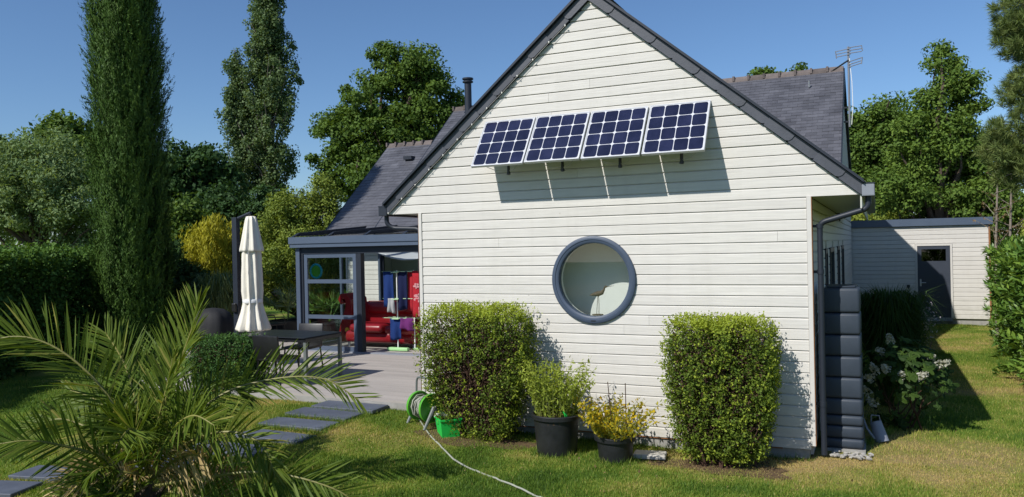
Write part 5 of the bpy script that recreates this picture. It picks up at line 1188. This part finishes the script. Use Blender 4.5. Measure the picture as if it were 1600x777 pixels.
# right background
ptree('dark_oak', 'dark oak crown right beside the television aerial', 1385, 29, [(1375, 205, 48, 50), (1345, 240, 40, 60), (1400, 180, 28, 38), (1400, 260, 55, 60), (1360, 310, 50, 50)], LEAF['oak'], 213, nclump=230, per=210, rc=.48, L=.13, W=.08, trunk=.3, limbs=24)
ptree('tall_leafy_tree', 'tall bright leafy tree behind the annex', 1470, 25.5, [(1482, 95, 22, 30), (1470, 130, 30, 35), (1505, 150, 34, 50), (1450, 160, 26, 36), (1440, 220, 50, 55), (1500, 220, 55, 60), (1460, 290, 70, 50), (1540, 260, 45, 70), (1400, 300, 50, 40), (1530, 320, 60, 50)], LEAF['oak'], 214, nclump=330, per=195, rc=.40, L=.115, W=.07, trunk=.22, limbs=40, tone0=.6, bias=2.0)
# pine reaching in from the right
pn_ = thing('pine', 'long-needled pine reaching into the upper right corner', 'tree', tuple(np.append(at(1660, 400, 15.5)[:2], 0)))
rng = np.random.RandomState(85); pb = at(1660, 400, 15.5); mb = MB(); mb.tube([(pb[0], pb[1], 0), (pb[0]+.1, pb[1], 3), (pb[0], pb[1]+.1, 6), (pb[0], pb[1], 9)], [.2, .17, .13, .05], 10)
TP, TD = [], []
for px, py, rx, ry, n in ((1605, 20, 55, 50, 150), (1585, 60, 36, 40, 90), (1612, 120, 40, 50, 120), (1592, 150, 35, 30, 40), (1600, 205, 52, 38, 110), (1570, 235, 46, 32, 110), (1600, 270, 52, 34, 120), (1556, 205, 22, 18, 16), (1650, 100, 60, 140, 200), (1660, 240, 50, 60, 80)):
    for k in range(n):
        d = rand_unit(rng, 1)[0]*rng.rand()**.4; p = at(px+d[0]*rx, py+d[1]*ry, 15.5+d[2]*.6); TP.append(p); TD.append(unit(p-np.array([pb[0], pb[1], p[2]-.5])+rng.normal(size=3)*.3))
    q = at(px, py, 15.5); limb(mb, rng, (pb[0], pb[1], max(1, q[2]-.5)), q, .05, .012, .08, 6, 6)
    for k in range(7): e = TP[-1-rng.randint(n)]; limb(mb, rng, q, e, .014, .005, .08, 4, 4)
mb.build('trunk', MAT['palebark'], pn_)
TP, TD = np.array(TP), np.array(TD); per = 55; idx = np.repeat(np.arange(len(TP)), per); N_ = len(idx)
nd = unit(TD[idx]*.75+rand_unit(rng, N_)*.8); C_ = TP[idx]+nd*.075+TD[idx]*(rng.rand(N_, 1)-.5)*.12
V_, tt = leaves(rng, C_, rand_unit(rng, N_), .17, .010, .45+.3*(rng.rand(N_)-.5)+.4*(rng.rand(len(TP))[idx]-.5), nd, .98, .1); link('needles', quads_mesh('needles', V_, tt), LEAF['pine'], pn_)
# thin sunlit stems with dry twigs under the pine
for px, top, lb in ((1556, 262, 'thin bare pale stem standing just left of the pine'), (1578, 250, 'thin bare stem with dry brown twigs under the pine')):
    t = thing('bare_sapling', lb, 'sapling', tuple(np.append(at(px, 400, 17.5)[:2], 0))); b = at(px, 400, 17.5); q = at(px+3, top, 17.5); mb = MB(); rng = np.random.RandomState(px)
    mb.tube([(b[0], b[1], 0), (b[0], b[1], 2), q], [.04, .03, .015], 7)
    E_ = []
    for k in range(16):
        z = 2.0+rng.rand()*(q[2]-2.0); e = np.array([b[0]+rng.normal()*.28, b[1]+rng.normal()*.28, z+.10+.3*rng.rand()]); limb(mb, rng, (b[0], b[1], z), e, .009, .003, .1, 4, 4)
        for j in range(9): E_.append(np.array([b[0], b[1], z])+(e-np.array([b[0], b[1], z]))*(.45+.6*rng.rand())+rng.normal(size=3)*.03)
    mb.build('trunk', MAT['palebark'], t)
    V_, tt = leaves(rng, np.array(E_), rand_unit(rng, len(E_)), .075, .022, rng.rand(len(E_))); link('crown', quads_mesh('crown', V_, tt), LEAF['pinedry'], t)
# treetops behind the main ridge
ptree('far_tree', 'small treetop just showing above the main ridge', 1195, 34, [(1195, 122, 16, 16), (1225, 150, 30, 35), (1250, 112, 10, 10)], LEAF['oak'], 215, nclump=60, per=70, rc=.4, L=.18, W=.1, trunk=.2)
# far wood closing the view behind everything
rng = np.random.RandomState(99); P = []
for k in range(420):
    px = -250+2150*rng.rand(); d = 44+14*rng.rand(); h = (2.2+3.6*rng.rand()**1.0); c = at(px, 400, d); P.append((c[0], c[1], h*rng.rand()**.6))
V_ = np.repeat(np.array(P), 80, 0)+rng.normal(size=(len(P)*80, 3))*np.array([.8, .8, .7]); V_[:, 2] = np.abs(V_[:, 2])
V_, tt = leaves(rng, V_, rand_unit(rng, len(V_))+np.array([0, -.2, .5]), .32, .22, .4+.5*(rng.rand(len(V_))-.5)); stuff(link('far_wood', quads_mesh('far_wood', V_, tt), LEAF['oak']), 'distant mass of trees closing the view', 'wood')

# ------------------------------------------------------------------ potted plants by the veranda
def fan(name, label, px, py, depth, h, n, seed, m, potr, cat='potted palm'):
    rng = np.random.RandomState(seed); b = at(px, py, depth); t = thing(name, label, cat, (b[0], b[1], TZ)); z = TZ+.42
    MB().lathe([(potr*.8, 0), (potr, .40), (potr*1.04, .40), (potr*1.04, .43), (potr*.9, .43), (potr*.9, .39)], 24, (b[0], b[1], TZ)).build('pot', MAT['pot'], t, True)
    V_, tt = [], []
    for k in range(n):
        a = rng.rand()*6.28; el = .3+1.1*rng.rand(); d = np.array([math.cos(a)*math.cos(el), math.sin(a)*math.cos(el), math.sin(el)]); p0 = np.array([b[0], b[1], z]); pc = p0+d*h*(.45+.25*rng.rand()); sd_ = unit(np.cross(d, [0, 0, 1]))
        for j in range(15):
            g = (j-7)/7*1.3; dd = unit(d*math.cos(g)+sd_*math.sin(g)+np.array([0, 0, -.12])); l = h*.42*(1-.2*abs(g)); w_ = unit(np.cross(dd, d+rng.normal(size=3)*.4))*.012; V_.append([pc-w_*.5, pc+w_*.5, pc+dd*l*.6+w_, pc+dd*l]); tt.append(.4+.4*rng.rand())
        w_ = sd_*.006; V_.append([p0-w_, p0+w_, pc+w_, pc-w_]); tt.append(.5)
    link('fronds', quads_mesh('fronds', np.array(V_), np.array(tt)), m, t); return t
fan('fan_palm', 'small fan palm in a wide black pot by the veranda post', 450, 505, 19.2, 1.0, 16, 301, LEAF['pampas'], .42)
fan('fan_palm', 'yellowish spiky plant in a pot behind the glass of the veranda', 505, 500, 20.5, 1.3, 14, 302, LEAF['golden'], .35)
fan('fan_palm', 'green leafy pot plant beside the veranda door seen through the glass', 515, 505, 18.4, .9, 16, 303, LEAF['hedge'], .40)

# dry leaves blown over the grass
rng = np.random.RandomState(44); n = 110; cx = np.where(rng.rand(n) < .55, np.where(rng.rand(n) < .5, 1.1, 4.0)+rng.normal(size=n)*.7, -2+9*rng.rand(n)); cyy = np.where(cx > 4.9, -.6, -.75)-np.abs(rng.normal(size=n))*.5
C_ = np.stack([cx, cyy, ground_h(cx, cyy)+.03], -1); V_, tt = leaves(rng, C_, np.array([[0, 0, 1.0]])+rng.normal(size=(n, 3))*.35, .034, .016, rng.rand(n), None, 0, .25)
stuff(link('leaf_litter', quads_mesh('leaf_litter', V_, tt), LEAF['pinedry']), 'small dry leaves scattered on the lawn below the bushes', 'leaf litter')
